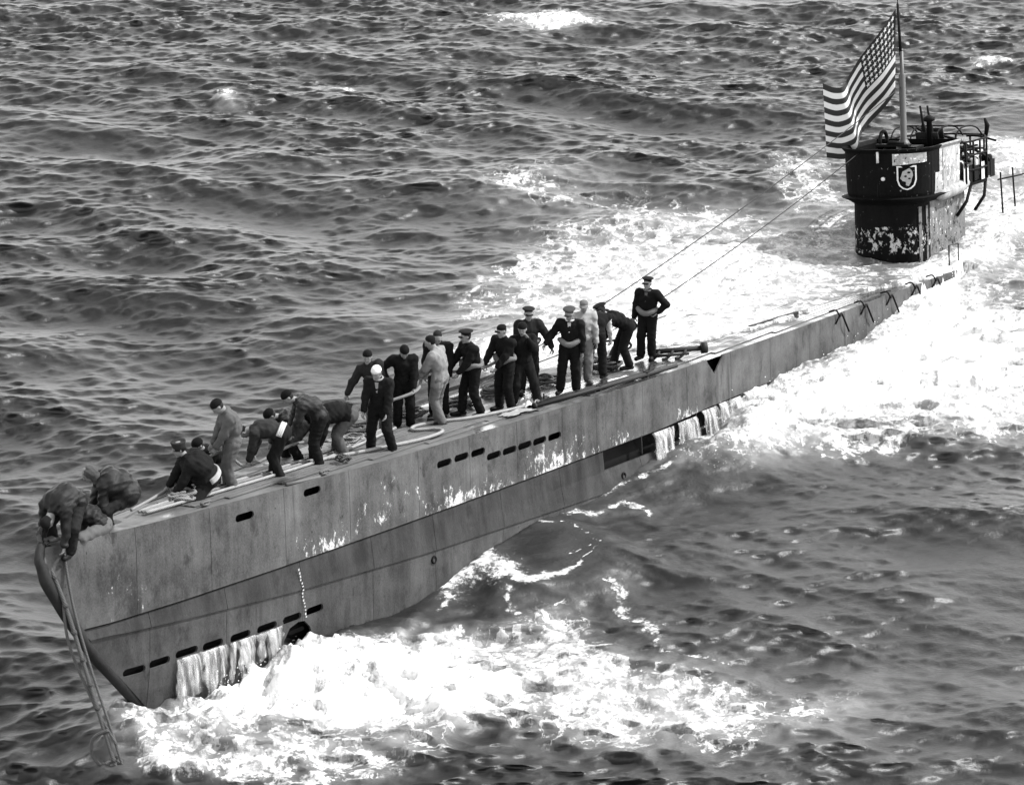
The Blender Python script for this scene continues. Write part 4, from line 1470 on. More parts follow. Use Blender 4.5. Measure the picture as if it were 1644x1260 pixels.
    if vest:
        F = Field(.016, .03)
        for a, b, c in ((shl, ebl, wrl), (shr, ebr, wrr)):
            F.cone(a, b, .072 * k, .058 * k); F.cone(b, c - nrm(c - b) * .03, .058 * k, .046 * k)
        Vs, Fs = F.eval(.012, 3 + len(PEOPLE))
        part('sleeves', Vs, Fs, cloth(.5))
    if waistband:
        wb = MB()
        pts = [P + A1 @ (V3(.178 * math.cos(a) * fat, .14 * math.sin(a) * fat, .05) * k) for a in np.linspace(math.pi * 1.02, math.pi * 1.9, 14)]
        for dz in (0, .03, .06):
            wb.tube([q + A1 @ V3(0, 0, dz - .03) for q in pts], .022, 6)
        wb.build('shirt_tail', cloth(waistband), body)
    if collar:
        wb = MB()
        c0 = neck + A2 @ V3(0, .0, .03)
        wb.tube([c0 + A2 @ V3(.075 * math.cos(a), .075 * math.sin(a), .01) for a in np.linspace(0, 2 * math.pi, 14)[:-1]], .022, 6, closed=True)
        f_ = [neck + A2 @ V3(x, .105 + y, z) for x, y, z in ((-.035, .012, .02), (.035, .012, .02), (.012, .05, -.17), (-.012, .05, -.17))]
        wb.add(f_, [(0, 1, 2, 3)])
        wb.build('collar', cloth(collar), body)
    # --- shoes
    for an, kn, f0, tw in ((anl, knl, fl, toe[0]), (anr, knr, fr, toe[1])):
        d = V3(math.sin(ang(tw)), math.cos(ang(tw)), 0)
        sl = fz(an[0] + d[0] * .1, an[1] + d[1] * .1) - fz(an[0], an[1])
        d2 = nrm(V3(d[0], d[1], sl / .1))
        if kneel:
            d2 = nrm(an - kn)
        F = Field(.013, .02)
        b0 = an - V3(0, 0, .05)
        F.cone(an + V3(0, 0, .02), an - V3(0, 0, .035), .046, .044)
        F.cone(b0 - d2 * .06, b0 + d2 * .19, .042, .040); F.cone(b0 + d2 * .06 + V3(0, 0, .014), b0 + d2 * .18, .048, .042)
        Vs, Fs = F.eval(floor=None)
        part('shoe', Vs, Fs, cloth(shoe, 1))
    # --- headgear
    HB = Matrix(((HM_[0][0], HM_[0][1], HM_[0][2], hc[0]), (HM_[1][0], HM_[1][1], HM_[1][2], hc[1]), (HM_[2][0], HM_[2][1], HM_[2][2], hc[2]), (0, 0, 0, 1)))
    T = Matrix.Translation
    cap = MB()
    back = T((0, -.012, .0)) @ Matrix.Rotation(R(14), 4, 'X')
    nm = 'cap'
    if hat == 'watch':
        cap.lathe([(.088, .018), (.096, .03), (.097, .05), (.091, .07), (.084, .09), (.066, .112), (.036, .128), (.004, .133)], HB @ back, 18, sx=.93, sy=1.14)
    elif hat == 'officer':
        cap.lathe([(.084, .028), (.087, .065), (.10, .078), (.128, .094), (.13, .104), (.10, .12), (.05, .127), (.004, .128)], HB @ back, 20, sx=.95, sy=1.1)
        cap.add([HB @ Vector((.075 * math.sin(a) * q, .062 + .062 * math.cos(a) * q, .044 - .05 * (q - .8))) for q in (.75, 1.2) for a in np.linspace(-1.25, 1.25, 9)],
                [(i, i + 1, i + 10, i + 9) for i in range(8)])
    elif hat == 'sailor':
        cap.lathe([(.086, .03), (.098, .034), (.104, .075), (.098, .08), (.09, .06), (.085, .085), (.065, .108), (.03, .12), (.004, .122)], HB @ back, 18, sx=.95, sy=1.12)
    elif hat == 'ball':
        cap.lathe([(.086, .03), (.09, .05), (.088, .08), (.07, .105), (.035, .12), (.004, .123)], HB @ back, 18, sx=.94, sy=1.12)
        cap.add([HB @ Vector((.075 * math.sin(a), .085 + q * math.cos(a), .045 - q * .18)) for q in (.0, .05) for a in np.linspace(-1.1, 1.1, 9)], [(i, i + 1, i + 10, i + 9) for i in range(8)])
    elif hat == 'hood':
        nm = 'hood'
        F2 = Field(.014, .03)
        F2.ell(hc + HM_ @ V3(0, -.03, .01), HM_, V3(.112, .118, .112))
        F2.cone(hc + HM_ @ V3(0, -.05, -.05), neck, .085, .10)
        F2.ell(hc + HM_ @ V3(0, .09, -.02), HM_, V3(.07, .075, .10), sub=True)
        v_, f_ = F2.eval(.01, 9)
        cap.v = [tuple(q) for q in v_]; cap.f = [tuple(q) for q in f_]; cap.m = [0] * len(cap.f)
    elif hat == 'helmet':
        cap.lathe([(.118, .0), (.122, .01), (.115, .03), (.108, .07), (.085, .105), (.045, .125), (.004, .132)], HB @ back, 18, sx=.95, sy=1.12)
    elif hat == 'bucket':
        cap.lathe([(.098, -.02), (.10, .05), (.112, .10), (.116, .125), (.108, .13), (.09, .115), (.004, .112)], HB @ back, 18, sx=.95, sy=1.1)
    else:
        nm = 'hair'
        cap.lathe([(.078, -.035), (.086, .0), (.09, .045), (.084, .085), (.062, .112), (.03, .124), (.004, .128)], HB @ T((0, -.022, .004)) @ Matrix.Rotation(R(22), 4, 'X'), 16, sx=.93, sy=1.08)
    cap.build(nm, cloth(hatv, 0), body)
    if nm == 'cap':
        hr_ = MB()
        hr_.lathe([(.070, -.055), (.082, -.02), (.086, .03), (.07, .06)], HB @ T((0, -.026, .0)) @ Matrix.Rotation(R(16), 4, 'X'), 14, sx=.95, sy=1.02)
        hr_.build('hair', M_HAIR, body)
    if belt:
        lb = MB()
        pts = []
        for a in np.linspace(0, 2 * math.pi, 26)[:-1]:
            fr_ = math.sin(a)
            pts.append(P + A1 @ (V3(.185 * math.cos(a) * fat, .155 * math.sin(a) * fat, .14 - .035 * max(fr_, 0) ** 2 + .02 * math.sin(3 * a)) * k))
        lb.tube(pts, [.042 + .018 * max(0, math.sin(a)) for a in np.linspace(0, 2 * math.pi, 26)[:-1]], 9, closed=True)
        lb.build('life_belt', cloth(.16), body)
    def world(v):
        return Vector((root.x + cz * v[0] - sz * v[1], root.y + sz * v[0] + cz * v[1], root.z + v[2]))
    PEOPLE[key] = dict(hl=world(wrl + nrm(wrl - ebl) * .08), hr=world(wrr + nrm(wrr - ebr) * .08), head=world(hc))
    return body

BENT = dict(hl=(-.14, .62, .30), hr=(.14, .66, .30))
person('p1', 'man in a dark leather jacket doubled over at the very tip of the bow', .42, -.0, -30, hz=.78, hip=(0, -.22), bend=84, curve=62, fl=(-.14, .1, 0), fr=(.16, .08, 0),
       hl=(-.24, .40, -.06), hr=(.16, .44, -.06), head=(135, 0), top=.028, legs=.03, topgloss=1, hat='bare', hatv=.02, size=1.06, fat=1.45, kl=(-.7, 1, 0), kr=(.7, 1, 0))
person('p2', 'man in dark oilskin and pale trousers crouched over the edge right behind the bow', 1.02, .02, -95, hz=.34, hip=(0, -.15), bend=58, curve=40, fl=(-.46, .14, -.24), fr=(.2, .34, -.1),
       hl=(-.30, .45, .02), hr=(.3, .42, -.1), head=(70, 0), top=.02, legs=.11, topgloss=1, hat='watch', hatv=.02, fat=1.1, kl=(-.9, .5, .5), kr=(.6, 1, .2), lean=-8)
person('p3', 'hooded man in a shiny bulky leather coat squatting near the bow', 1.72, -.16, -75, hz=.62, hip=(0, -.22), bend=56, curve=44, fl=(-.16, .1, 0), fr=(.18, .12, 0),
       hl=(-.35, .32, .10), hr=(.1, .5, .1), head=(34, 0), top=.035, legs=.03, topgloss=1, hat='hood', hatv=.075, size=1.08, fat=1.6, kl=(-.6, 1, .1), kr=(.6, 1, .1), coat=.2)
person('p4', 'kneeling man in a dark jumper with a white waistband and upturned round cap', 3.65, -.12, -70, hz=.44, hip=(0, -.2), bend=38, curve=26, fl=(-.14, -.30, 0), fr=(.16, -.05, 0),
       hl=(-.2, .45, .25), hr=(.12, .5, .25), head=(20, 0), top=.02, legs=.02, hat='bucket', hatv=.05, size=1.08, fat=1.6, waistband=.36, kl=(-.5, 1, 0), kr=(.5, 1, .1))
person('p5', 'man in pale grey coveralls with bowed head, first upright figure from the bow', 4.45, .02, -72, hz=.92, bend=6, curve=22, fl=(-.08, -.02, 0), fr=(.12, .06, 0),
       hl=(-.10, .34, .86), hr=(.10, .36, .80), head=(50, 0), size=1.06, top=.10, legs=.10, hat='watch', hatv=.015, coat=.02)
person('p5b', 'dark crouched figure half hidden behind the man in pale coveralls', 4.7, -.62, -40, hz=.40, hip=(0, -.15), bend=40, curve=25, fl=(-.15, .1, 0), fr=(.15, .05, 0),
       hl=(-.15, .45, .25), hr=(.15, .45, .25), head=(35, 0), top=.015, legs=.015, hat='watch', hatv=.012, kl=(-.6, 1, .1), kr=(.6, 1, .1))
person('p6', 'bending man in a grey jumper, white shirt tail showing above dark trousers', 5.55, .1, -95, hz=.90, hip=(0, -.12), bend=82, curve=24, fl=(-.12, -.08, 0), fr=(.14, .12, 0), hl=(-.16, .48, .36), hr=(.18, .46, .36),
       head=(105, 0), top=.05, legs=.02, hat='bare', hatv=.02, waistband=.5, coat=-.02)
person('p7', 'man in a dark jacket bent low on the port side beside the ropes', 6.9, -.55, -60, hz=.70, hip=(0, -.15), bend=62, curve=35, fl=(-.16, .0, 0), fr=(.16, .1, 0), hl=(-.14, .45, .18), hr=(.2, .45, .14),
       head=(60, 0), top=.035, legs=.02, topgloss=1, hat='watch', hatv=.012, kl=(-.4, 1, 0), kr=(.4, 1, 0))
person('p8', 'stooping man in a shiny life jacket with dark cap, looking down to the left', 6.65, .12, -78, hz=.93, hip=(0, -.06), bend=48, curve=44, fl=(-.12, -.02, 0), fr=(.13, .06, 0), hl=(-.16, .50, .62), hr=(.16, .5, .60),
       head=(52, 0), size=1.03, top=.045, legs=.018, topgloss=1, hat='watch', hatv=.012, fat=1.15, coat=.1)
person('p9', 'man doubled over, his round grey trouser seat towards the white cap', 7.42, .06, -80, hz=.84, hip=(0, -.18), bend=86, curve=24, fl=(-.14, -.06, 0), fr=(.14, .08, 0), hl=(-.14, .42, .26), hr=(.16, .44, .26),
       head=(100, 0), top=.02, legs=.09, hat='watch', hatv=.012, fat=1.34)
person('p10', 'dark-capped man in a patched jacket leaning sideways behind the man with the white cap', 9.45, -.72, -12, hz=.90, hip=(-.14, -.05), bend=14, curve=14, lean=20, fl=(-.22, 0, 0), fr=(.06, -.08, 0),
       hl=(-.06, .36, .70), hr=(.46, .18, .72), head=(12, -8), head_lean=-10, top=.035, legs=.13, hat='watch', hatv=.012, coat=.05)
person('p11', 'man in a white cap and open dark coat standing legs apart by the edge', 8.05, .47, -15, hz=.90, bend=6, curve=10, fl=(-.23, .02, 0), fr=(.2, -.02, 0), hl=(-.20, .30, .82), hr=(.24, .26, .80),
       head=(26, 8), top=.018, legs=.018, hat='watch', hatv=.75, coat=.2, fat=1.08, collar=.3)
person('p13', 'man in dark cap and dark jacket looking down, holding the hand line', 9.95, -.35, 6, hz=.93, bend=6, curve=16, fl=(-.11, 0, 0), fr=(.13, -.05, 0), hl=(-.16, .33, .78), hr=(.30, .02, .98),
       er=(1, -.3, 0), head=(40, -6), size=1.0, top=.015, legs=.015, hat='watch', hatv=.012, coat=.08, fat=1.06)
person('p14', 'bareheaded man in a dark jacket mostly hidden behind the man in the pale smock', 11.1, -.35, -10, hz=.93, bend=5, curve=14, hl=(-.26, .22, .78), hr=(.22, .28, .82), head=(34, -10), size=1.03, top=.016, legs=.016, hat='bare', hatv=.035, coat=.08, fat=1.08)
person('p15', 'man in a pale smock and pale trousers seen from the side, gripping the line', 10.45, .12, -112, hz=.92, bend=9, curve=14, fl=(-.1, -.08, 0), fr=(.12, .12, 0), hl=(-.12, .46, .82), hr=(.14, .40, .84),
       head=(30, -12), size=1.02, top=.24, legs=.14, hat='bare', hatv=.02, coat=.12, fat=1.08)
person('p16', 'man in a peaked cap and dark jacket reaching left for the line', 11.35, .24, -58, hz=.93, bend=8, curve=8, fl=(-.14, -.10, 0), fr=(.14, .16, 0), hl=(-.10, .40, .92), hr=(.20, .42, .90), head=(14, 8), top=.015, legs=.015, hat='officer', hatv=.03, belt=True, coat=.0)
person('p17', 'man in a dark round cap and dark jacket with an inflated belt', 12.0, .56, -38, hz=.94, bend=5, curve=8, fl=(-.14, .0, 0), fr=(.12, .03, 0), hl=(-.06, .36, .96), hr=(.22, .34, .98), head=(16, 5), top=.014, legs=.015, hat='ball', hatv=.014, belt=True, coat=.08, fat=1.04)
person('p18', 'man in dark clothes with legs wide apart and a hand raised to his mouth', 12.45, .66, 14, hz=.90, bend=3, curve=5, fl=(-.30, .02, 0), fr=(.16, -.06, 0), hl=(-.06, .20, 1.42), hr=(.26, .1, .86), el=(-.8, -.2, -1),
       head=(16, 25), top=.014, legs=.022, hat='watch', hatv=.014, coat=.06)
person('p19', 'man in a peaked cap standing behind, one arm out to the taut wire', 13.5, .12, 12, hz=.93, bend=5, curve=8, fl=(-.13, 0, 0), fr=(.13, 0, 0), hl=(-.42, .26, 1.02), hr=(.2, .25, .95), head=(14, 6), size=1.05, top=.03, legs=.02, hat='officer', hatv=.03, belt=True, coat=.02)
person('p20', 'stocky man with an open white collar, fat life belt and peaked cap', 13.8, .9, -8, hz=.94, bend=2, curve=6, fl=(-.13, -.02, 0), fr=(.18, .05, 0), hl=(-.27, .08, .76), hr=(.46, .18, 1.06), er=(.5, -.6, -.8),
       head=(22, 5), size=1.03, top=.016, legs=.014, hat='officer', hatv=.06, belt=True, coat=.04, collar=.55, fat=1.06)
person('p21', 'man in pale overalls and a pale peaked cap behind the stocky man', 14.75, .62, 10, hz=.93, bend=3, curve=6, hl=(-.26, .12, .80), hr=(.22, .2, .9), head=(14, 0), size=1.02, top=.34, legs=.18, hat='ball', hatv=.16, coat=.02, shoe=.25)
person('p22', 'man in a dark waistcoat and white shirt sleeves turned away, bending forward', 15.3, .60, 168, hz=.93, hip=(0, -.05), bend=50, curve=40, fl=(-.14, 0, 0), fr=(.14, .04, 0), hl=(-.2, .45, .72), hr=(.24, .42, .66), head=(100, 0),
       top=.016, legs=.018, hat='bare', hatv=.02, vest=True)
person('p23', 'man in a peaked cap bent over flat, face to the bow, working on a hose', 16.35, .60, -78, hz=.92, hip=(0, -.12), bend=60, curve=10, fl=(-.12, -.14, 0), fr=(.13, .14, 0), hl=(-.10, .46, .60), hr=(.14, .48, .56),
       head=(34, 0), top=.014, legs=.016, hat='officer', hatv=.02, coat=.0)
person('p24', 'man in a peaked cap nearest the tower, hand on hip and hose in hand', 17.45, .58, -22, hz=.94, bend=2, curve=4, fl=(-.10, -.02, 0), fr=(.12, .05, 0), hl=(-.22, .06, 1.06), hr=(.30, .06, .80), el=(-1, -.5, .1),
       head=(8, 6), size=1.03, top=.013, legs=.015, hat='officer', hatv=.02, belt=True, coat=.02, collar=.12, fat=1.12)

# ------------------------------------------------------------------ gear on the deck
def laid(name, label, cat, pts, rad, m, group=None, k=8, lays=True):
    """a rope or hose through world points"""
    P = spline(pts, k)
    mb = MB(); mb.tube(P, rad, 8)
    o = mb.build(name, m)
    rebase(o, pts[0])
    return tag(o, label, cat, group)

def rope_mat(name, v):
    t = NT(name)
    wv = t.n('ShaderNodeTexWave', wave_type='BANDS', bands_direction='DIAGONAL')
    wv.inputs['Scale'].default_value = 14
    wv.inputs['Distortion'].default_value = 1.5
    t.l(t.co, wv.inputs['Vector'])
    n = t.noise(6, 4, .6)
    f = t.math('MULTIPLY_ADD', n, v * .8, v * .45)
    f = t.math('MULTIPLY', f, t.math('MULTIPLY_ADD', wv.outputs['Fac'], .4, .7))
    t.base(f)
    t.bs.inputs['Roughness'].default_value = .85
    t.bump(wv.outputs['Fac'], .5, .01)
    return t.m
M_HOSE = rope_mat('pale_hose', .14)
M_ROPE = rope_mat('hemp_rope', .09)
M_DROPE = rope_mat('tarred_rope', .012)
M_WETR = rope_mat('wet_hawser', .03)

D = lambda s, t, u=.05: W(s, t, u + float(sheer(s)))
laid('hose', 'long pale hose snaking in an S curve along the starboard side of the deck', 'hose',
     [D(6.3, -.05), D(7.2, .28), D(8.0, .52), D(8.9, .78), D(9.6, .74), D(9.75, .45), D(9.55, .12), D(9.9, -.05), D(10.4, .12), D(10.8, .42), D(11.3, .62), D(11.9, .78), D(12.5, .86)], .032, M_HOSE)
for k, (a, b, c) in enumerate(((-.16, -.22, -.30), (-.02, -.08, -.2), (.14, .06, -.1))):
    laid('tow_line', ('port-side', 'middle', 'starboard')[k] + ' line of three tow lines lying along the foredeck', 'rope',
         [D(2.2, a * .5), D(3.6, a), D(5.0, a + .05), D(6.6, b + .12), D(8.2, c + .05), D(9.6, c - .2)], .028, M_HOSE if k != 1 else M_ROPE, 'tow lines along the foredeck')
# the line the men hold at waist height
hold = [PEOPLE[k][h] for k, h in (('p16', 'hr'), ('p15', 'hl'))]
laid('hand_line', 'pale line held at waist height by the men beside the smock', 'rope',
     [PEOPLE['p10']['hl'] + Vector((-.25, 0, -.25)), PEOPLE['p13']['hl'], PEOPLE['p15']['hr'], PEOPLE['p16']['hr'], PEOPLE['p17']['hr'], PEOPLE['p17']['hr'] + Vector((.5, .5, .1))], .030, M_ROPE)
laid('hand_line', 'line pulled low past the man in pale coveralls towards the bow', 'rope',
     [D(2.0, -.05, .12), PEOPLE['p4']['hr'], D(4.3, -.10, .62), PEOPLE['p6']['hl'] + Vector((0, 0, -.02)), D(6.5, -.2, .35), D(8.0, -.35, .1)], .026, M_ROPE)
laid('hose_end', 'dark hose hanging from the hand of the man nearest the tower', 'hose',
     [PEOPLE['p24']['hr'] + Vector((-.04, 0, .04)), PEOPLE['p24']['hr'] + Vector((.06, 0, -.12)), D(17.1, .30, .55), D(17.2, .36, .34), D(17.0, .18, .22), D(16.95, .10, .03), D(16.7, .3, .03)], .026, M_DROPE)
laid('hose_end', 'dark hose in the hands of the bent man with the flat back', 'hose',
     [PEOPLE['p23']['hr'] + Vector((-.05, 0, .05)), PEOPLE['p23']['hr'], PEOPLE['p23']['hr'] + Vector((.45, .15, -.02)), D(16.9, .1, .35), D(17.0, -.1, .04)], .026, M_DROPE)

def coil(name, label, s, t, r, n, m, rad=.022, seed=1, squash=1.0, group='rope heaps on deck'):
    rg = random.Random(seed)
    pts = []
    for i in range(n * 10):
        a = i * .63
        q = r * (.55 + .45 * rg.random()) * (1 + .25 * math.sin(i * .37 + seed))
        pts.append(D(s + q * math.sin(a) * squash, t + q * math.cos(a), .03 + .011 * i / 10 * 2 + .06 * rg.random()))
    P = spline(pts, 3)
    mb = MB(); mb.tube(P, rad, 6)
    o = mb.build(name, m); rebase(o, D(s, t, 0))
    tag(o, label, 'rope', group)
coil('rope_coil', 'dark tangle of rope behind the wide-legged man', 13.25, -.35, .42, 7, M_DROPE, .025, 1)
coil('rope_coil', 'dark heap of rope between the man in the smock and the man reaching left', 11.9, -.45, .34, 6, M_DROPE, .025, 2)
coil('rope_coil', 'coiled dark hose at the feet of the man bent flat', 16.3, .12, .40, 7, M_DROPE, .028, 3)
coil('rope_coil', 'loose pale rope coil beside the man with white socks', 8.15, -.30, .26, 5, M_ROPE, .018, 4)
coil('rope_coil', 'dark knotted rope heap behind the man in the white cap', 8.75, -.62, .36, 7, M_DROPE, .024, 5)
coil('rope_coil', 'low dark rope bundle between the legs near the port coaming', 10.6, -.75, .36, 6, M_DROPE, .024, 6)
coil('rope_coil', 'small rope coil by the pale rail fitting at the deck edge', 6.75, .62, .14, 4, M_DROPE, .016, 8)
coil('rope_coil', 'dark rope lying behind the stocky man', 14.5, -.15, .35, 5, M_DROPE, .024, 9)
coil('rope_coil', 'frayed pale rope heap between the squatting and the kneeling man', 3.25, -.02, .20, 5, M_ROPE, .03, 11)

# two long spars along the starboard edge
b = MB()
b.tube([D(12.35, 1.02, .05), D(14.5, 1.30, .06), D(16.9, 1.58, .05)], .045, 10)
b.tube([D(12.35, 1.02, .05), D(12.3, 1.01, .05)], [.06, .06], 10)
o = b.build('spar', M_DARK); rebase(o, D(12.35, 1.02)); tag(o, 'outer dark spar lying along the starboard deck edge', 'spar', 'spars on the deck edge')
b = MB()
b.tube([D(12.6, .90, .06), D(14.6, 1.18, .06), D(16.7, 1.47, .06)], .035, 10)
o = b.build('spar', M_DARK); rebase(o, D(12.6, .90)); tag(o, 'inner thinner spar lying along the starboard deck edge', 'spar', 'spars on the deck edge')
for s, t in ((12.7, .98), (14.45, 1.25), (16.0, 1.44)):
    b = MB(); b.box(D(s, t, .07), (.10, .32, .12), Matrix.Rotation(-.5, 3, 'Z')); b.tube([D(s, t + .02, .1), D(s, t + .02, .22)], .02, 6)
    o = b.build('spar_clamp', M_DARK, smooth=False); rebase(o, D(s, t))
    tag(o, {12.7: 'dark clamp at the bow end of the two spars', 14.45: 'dark clamp midway along the two spars', 16.0: 'dark clamp near the tower end of the two spars'}[s], 'clamp', 'clamps on the spars')
# the dark tube on cradles beside the man nearest the tower
tb = bpy.data.objects.new('torpedo_winch', None); COL.objects.link(tb); tb.location = D(17.7, .8, 0)
tag(tb, 'dark steel tube with curved legs lying on deck beside the man nearest the tower', 'winch tube')
def child(mb, name, m, par, **kw):
    o = mb.build(name, m, **kw)
    o.data.transform(Matrix.Translation(-par.location)); o.parent = par
    return o
b = MB(); b.tube([D(17.55, .55, .16), D(17.9, 1.05, .17), D(18.25, 1.52, .18)], .055, 10); child(b, 'tube', M_DARK, tb)
b = MB(); b.tube([D(18.2, 1.46, .18), D(18.28, 1.56, .18)], .12, 12); child(b, 'flange', M_DARK, tb)
b = MB(); b.tube([D(17.45, .75, .10), D(17.95, 1.30, .10)], .035, 8); child(b, 'rod', M_DARK, tb)
for q in (.75, .98, 1.2):
    b = MB(); s = 17.55 + (q - .55) * .72
    b.tube(spline([D(s, q, .16), D(s - .14, q + .05, .14), D(s - .22, q - .02, .04), D(s - .30, q - .1, .02)], 4), .03, 8); child(b, 'leg', M_DARK, tb)
# flat pale sheets and a rag heap
def sheet(name, label, cat, s, t, ls, lt, rot, m, lump=.0, seed=1, n=12):
    V, F = [], []
    rg = np.random.default_rng(seed)
    hh = rg.normal(size=(n + 1, n + 1))
    for _ in range(2):
        hh = (hh + np.roll(hh, 1, 0) + np.roll(hh, 1, 1) + np.roll(hh, -1, 0)) / 2.6
    for i in range(n + 1):
        for j in range(n + 1):
            x, y = (i / n - .5) * ls, (j / n - .5) * lt
            x *= 1 + .12 * math.sin(j * 1.3 + seed); y *= 1 + .15 * math.sin(i * .9 + seed)
            c, q = math.cos(rot), math.sin(rot)
            V.append(D(s + x * c - y * q, t + x * q + y * c, .028 + lump * abs(hh[i, j]) * (1 - (2 * i / n - 1) ** 4)))
    for i in range(n):
        for j in range(n):
            F.append((i * (n + 1) + j, i * (n + 1) + j + 1, (i + 1) * (n + 1) + j + 1, (i + 1) * (n + 1) + j))
    o = link(name, new_mesh(name, V, F, m)); rebase(o, D(s, t, 0))
    tag(o, label, cat)
sheet('canvas', 'pale canvas sheet lying flat on wet deck inside the spars', 'canvas', 15.35, 1.18, .85, .34, .12, M_CLOTHW, .01, 3)
sheet('rag', 'crumpled white rag heap at the foot of the wide-legged man', 'rag', 12.45, .80, .42, .34, .3, M_CLOTHW, .07, 4)
sheet('mat', 'worn pale mat beside the crumpled rag at the starboard edge', 'mat', 11.75, .98, .8, .3, .1, plain('worn_mat', .13, .9), .02, 5)
rg = random.Random(12)
# ------------------------------------------------------------------ hawsers over the bow into the sea
bowp = W(-.02, -.06, .42); bowq = W(.20, .16, .40)
end = Vector((-5.98, 33.75, -.35))
ha = bpy.data.objects.new('hawser', None); COL.objects.link(ha); ha.location = bowp
tag(ha, 'lashed double hawser hanging over the bow down to the water', 'hawser')
c1 = [bowp + Vector((.02, .25, .10)), bowp + Vector((-.02, -.1, .0)), bowp.lerp(end, .25) + Vector((.03, 0, -.05)), bowp.lerp(end, .5) + Vector((.03, 0, -.08)), bowp.lerp(end, .75), end]
c2 = [bowq + Vector((.12, .2, -.12)), bowq + Vector((.02, -.05, -.16)), bowq.lerp(end, .25) + Vector((-.10, 0, .0)), bowq.lerp(end, .5) + Vector((-.06, 0, 0)), bowq.lerp(end, .75) + Vector((.03, 0, 0)), end + Vector((.1, .02, 0))]
c3 = [bowp.lerp(end, .25) + Vector((.0, 0, -.02)), bowp.lerp(end, .40) + Vector((-.10, 0, -.06)), bowp.lerp(end, .62) + Vector((-.02, 0, -.05)), bowp.lerp(end, .8) + Vector((.12, 0, 0))]
for c, r in ((c1, .034), (c2, .022), (c3, .024)):
    b = MB(); b.tube(spline(c, 10), r, 8); child(b, 'strand', M_WETR, ha)
sp = spline(c1, 10)
for i in range(8, len(sp) - 4, 4):
    b = MB(); d = (sp[i + 1] - sp[i]).normalized(); b.tube([sp[i] - d * .03, sp[i] + d * .03], .045, 8); child(b, 'lashing', M_DROPE, ha)
loops = bpy.data.objects.new('rope_bight', None); COL.objects.link(loops); loops.location = bowp.lerp(end, .85)
tag(loops, 'knotted bight of rope hanging at the waterline end of the hawser', 'rope')
e8 = bowp.lerp(end, .80)
for pts, r in (([e8 + Vector((0, 0, .25)), e8 + Vector((-.22, 0, .12)), e8 + Vector((-.27, 0, -.15)), e8 + Vector((-.12, 0, -.40)), e8 + Vector((.05, 0, -.55)), e8 + Vector((.10, 0, -.2))], .028),
               ([e8 + Vector((-.12, 0, -.34)), e8 + Vector((.1, -.05, -.42)), e8 + Vector((.45, -.05, -.62)), e8 + Vector((.85, -.1, -.72))], .032),
               ([e8 + Vector((-.10, 0, -.35)), e8 + Vector((-.10, .02, -.6)), e8 + Vector((-.02, .02, -.75)), e8 + Vector((.06, 0, -.5)), e8 + Vector((.0, 0, -.3))], .026),
               ([e8 + Vector((.05, 0, -.3)), e8 + Vector((.22, 0, -.5)), e8 + Vector((.24, 0, -.8)), e8 + Vector((.3, 0, -1.1))], .05)):
    b = MB(); b.tube(spline(pts, 8), r, 8); child(b, 'loop', M_WETR, loops)
b = MB()
for i in range(6):
    q = e8 + Vector((rg.uniform(-.08, .1), rg.uniform(-.05, .05), -.42 + rg.uniform(-.1, .1)))
    b.tube([q + Vector((.07 * math.cos(a), .05 * math.sin(a * 2), .06 * math.sin(a))) for a in np.linspace(0, 6.28, 9)[:-1]], .025, 6, closed=True)
o = child(b, 'knot', M_WETR, loops); tag(o, kind='stuff')

# ------------------------------------------------------------------ water running out of the flood openings
def fall_mat():
    t = NT('running_water')
    n = t.noise(1.0, 5, .6, t.map((14, 14, 1.6)))
    n2 = t.noise(1.0, 4, .6, t.map((4, 4, .8)))
    f = t.step(t.math('ADD', n, t.math('MULTIPLY', t.math('SUBTRACT', n2, .5), .6)), .36, .58)
    t.base(t.mix(f, .08, .30))
    t.l(t.mix(f, .15, .8), t.bs.inputs['Roughness'])
    at = t.n('ShaderNodeAttribute', attribute_name='thin').outputs['Fac']
    hole = t.math('ADD', t.noise(1.0, 6, .65, t.map((9, 9, 1.3), loc=(3, 1, 7))), t.math('MULTIPLY', t.noise(7, 4, .6), .25))
    t.l(t.step(t.math('SUBTRACT', hole, at), .34, .74, .05, .55), t.bs.inputs['Alpha'])
    t.bump(n, .6, .03)
    return t.m
M_FALL = fall_mat()
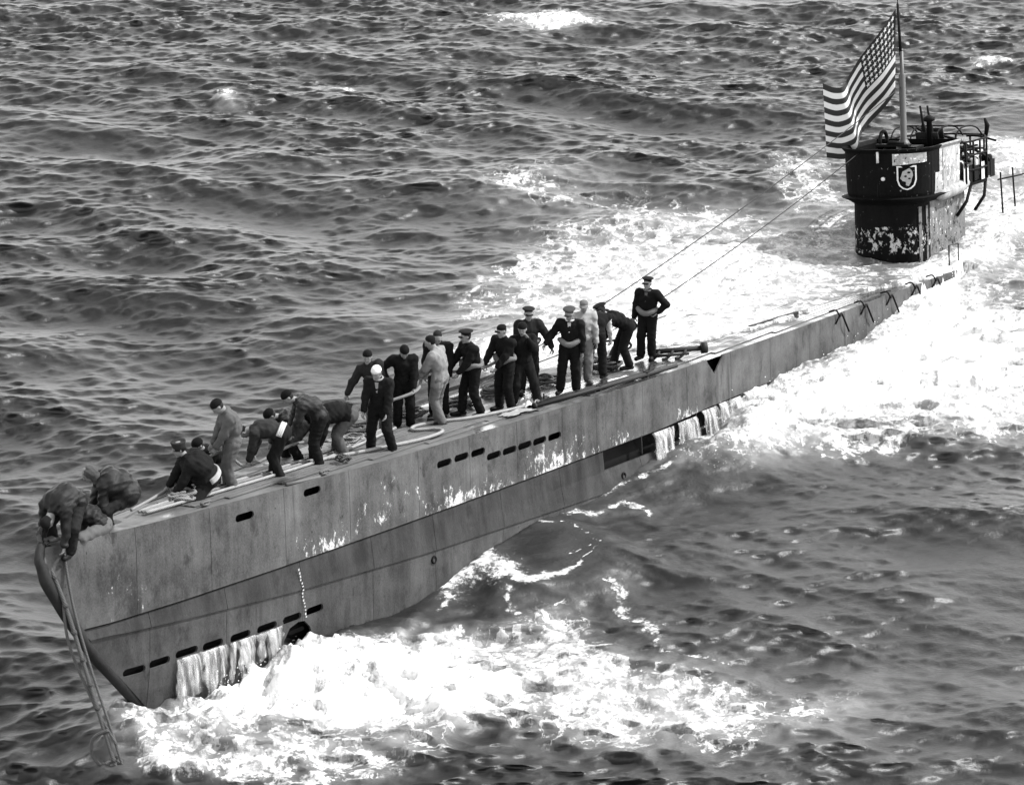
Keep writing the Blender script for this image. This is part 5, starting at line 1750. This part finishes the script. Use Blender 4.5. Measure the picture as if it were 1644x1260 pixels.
def waterfall(s0, s1, u0, drop, seed, throw=.22):
    """water breaking into many thin strands of uneven width and length"""
    rg = np.random.default_rng(seed)
    V, F, val = [], [], []
    m = 16
    k = max(4, int((s1 - s0) / .035))
    for q_ in range(k):
        s = rg.uniform(s0, s1)
        wdt = rg.uniform(.03, .13) * (1.5 if rg.random() < .25 else 1)
        dr = drop * rg.uniform(.6, 1.1)
        th = throw * rg.uniform(.5, 1.25)
        ph = rg.uniform(0, 6.28)
        b0 = len(V)
        for j in range(m + 1):
            q = j / m
            u = u0 - dr * q
            t = float(hull_half(s, max(u, -3.0))) + .015 + th * math.sqrt(q) * .9
            ww = wdt * (1 - .3 * q ** 2) * (1 + .25 * math.sin(q * 13 + ph))
            ss = s - .10 * q + .018 * math.sin(q * 9 + ph)
            for e in (-1, 0, 1):
                V.append((t + (.012 if e == 0 else 0), ss + e * ww, u))
                val.append(.16 * abs(e) + .05 * q ** 2)
        for j in range(m):
            for e in (0, 1):
                a_ = b0 + j * 3 + e
                F.append((a_, a_ + 1, a_ + 4, a_ + 3))
    me = new_mesh('waterfall', V, F, M_FALL)
    at = me.attributes.new('thin', 'FLOAT', 'POINT')
    at.data.foreach_set('value', np.array(val, dtype=np.float32))
    o = link('waterfall', me)
    o.matrix_world = HM
    tag(o, kind='structure')
for i, (a, b, u, d) in enumerate(((15.75, 16.45, -1.12, 1.4), (16.55, 17.35, -1.10, 1.2), (17.6, 18.15, -1.04, 1.2), (18.35, 19.2, -1.02, 1.2), (19.4, 20.4, -.98, 1.0),
                                  (2.3, 2.7, -2.12, .9), (2.85, 3.26, -2.13, .7), (3.45, 3.9, -2.15, .6), (4.05, 4.5, -2.16, .5))):
    waterfall(a, b, u, d, 20 + i, .22 if i < 5 else .12)

# ------------------------------------------------------------------ spray thrown up from the churned water
def spray():
    rg = np.random.default_rng(77)
    V, F = [], []
    def drop(c, r):
        b = len(V)
        for d in ((1, 0, -.6), (-.5, .87, -.6), (-.5, -.87, -.6), (0, 0, 1)):
            V.append(tuple(np.array(c) + np.array(d) * r * rg.uniform(.6, 1.5)))
        F.extend([(b, b + 2, b + 1), (b, b + 1, b + 3), (b + 1, b + 2, b + 3), (b + 2, b, b + 3)])
    def puff(s0, s1, t0, t1, z0, hgt, n):
        for _ in range(n):
            s, k = rg.uniform(s0, s1), abs(rg.normal()) * .5
            w = float(wd(s))
            p = W(s, w + t0 + rg.uniform(0, 1) * (t1 - t0), 0)
            drop((p.x, p.y, z0 + hgt * k * rg.uniform(.2, 1.3)), .004 + .010 * rg.random() ** 3)
    puff(2.2, 4.8, .2, 1.8, .30, .28, 350)
    puff(15.5, 21, .2, 1.8, .2, .35, 500)
    puff(21, 30, .1, 2.5, .1, .3, 500)
    o = link('spray', new_mesh('spray', V, F, plain('spray_water', .5, .6, .05, 5, 0), False))
    tag(o, 'fine white spray drops flying above the churned foam', 'spray', kind='stuff')
spray()
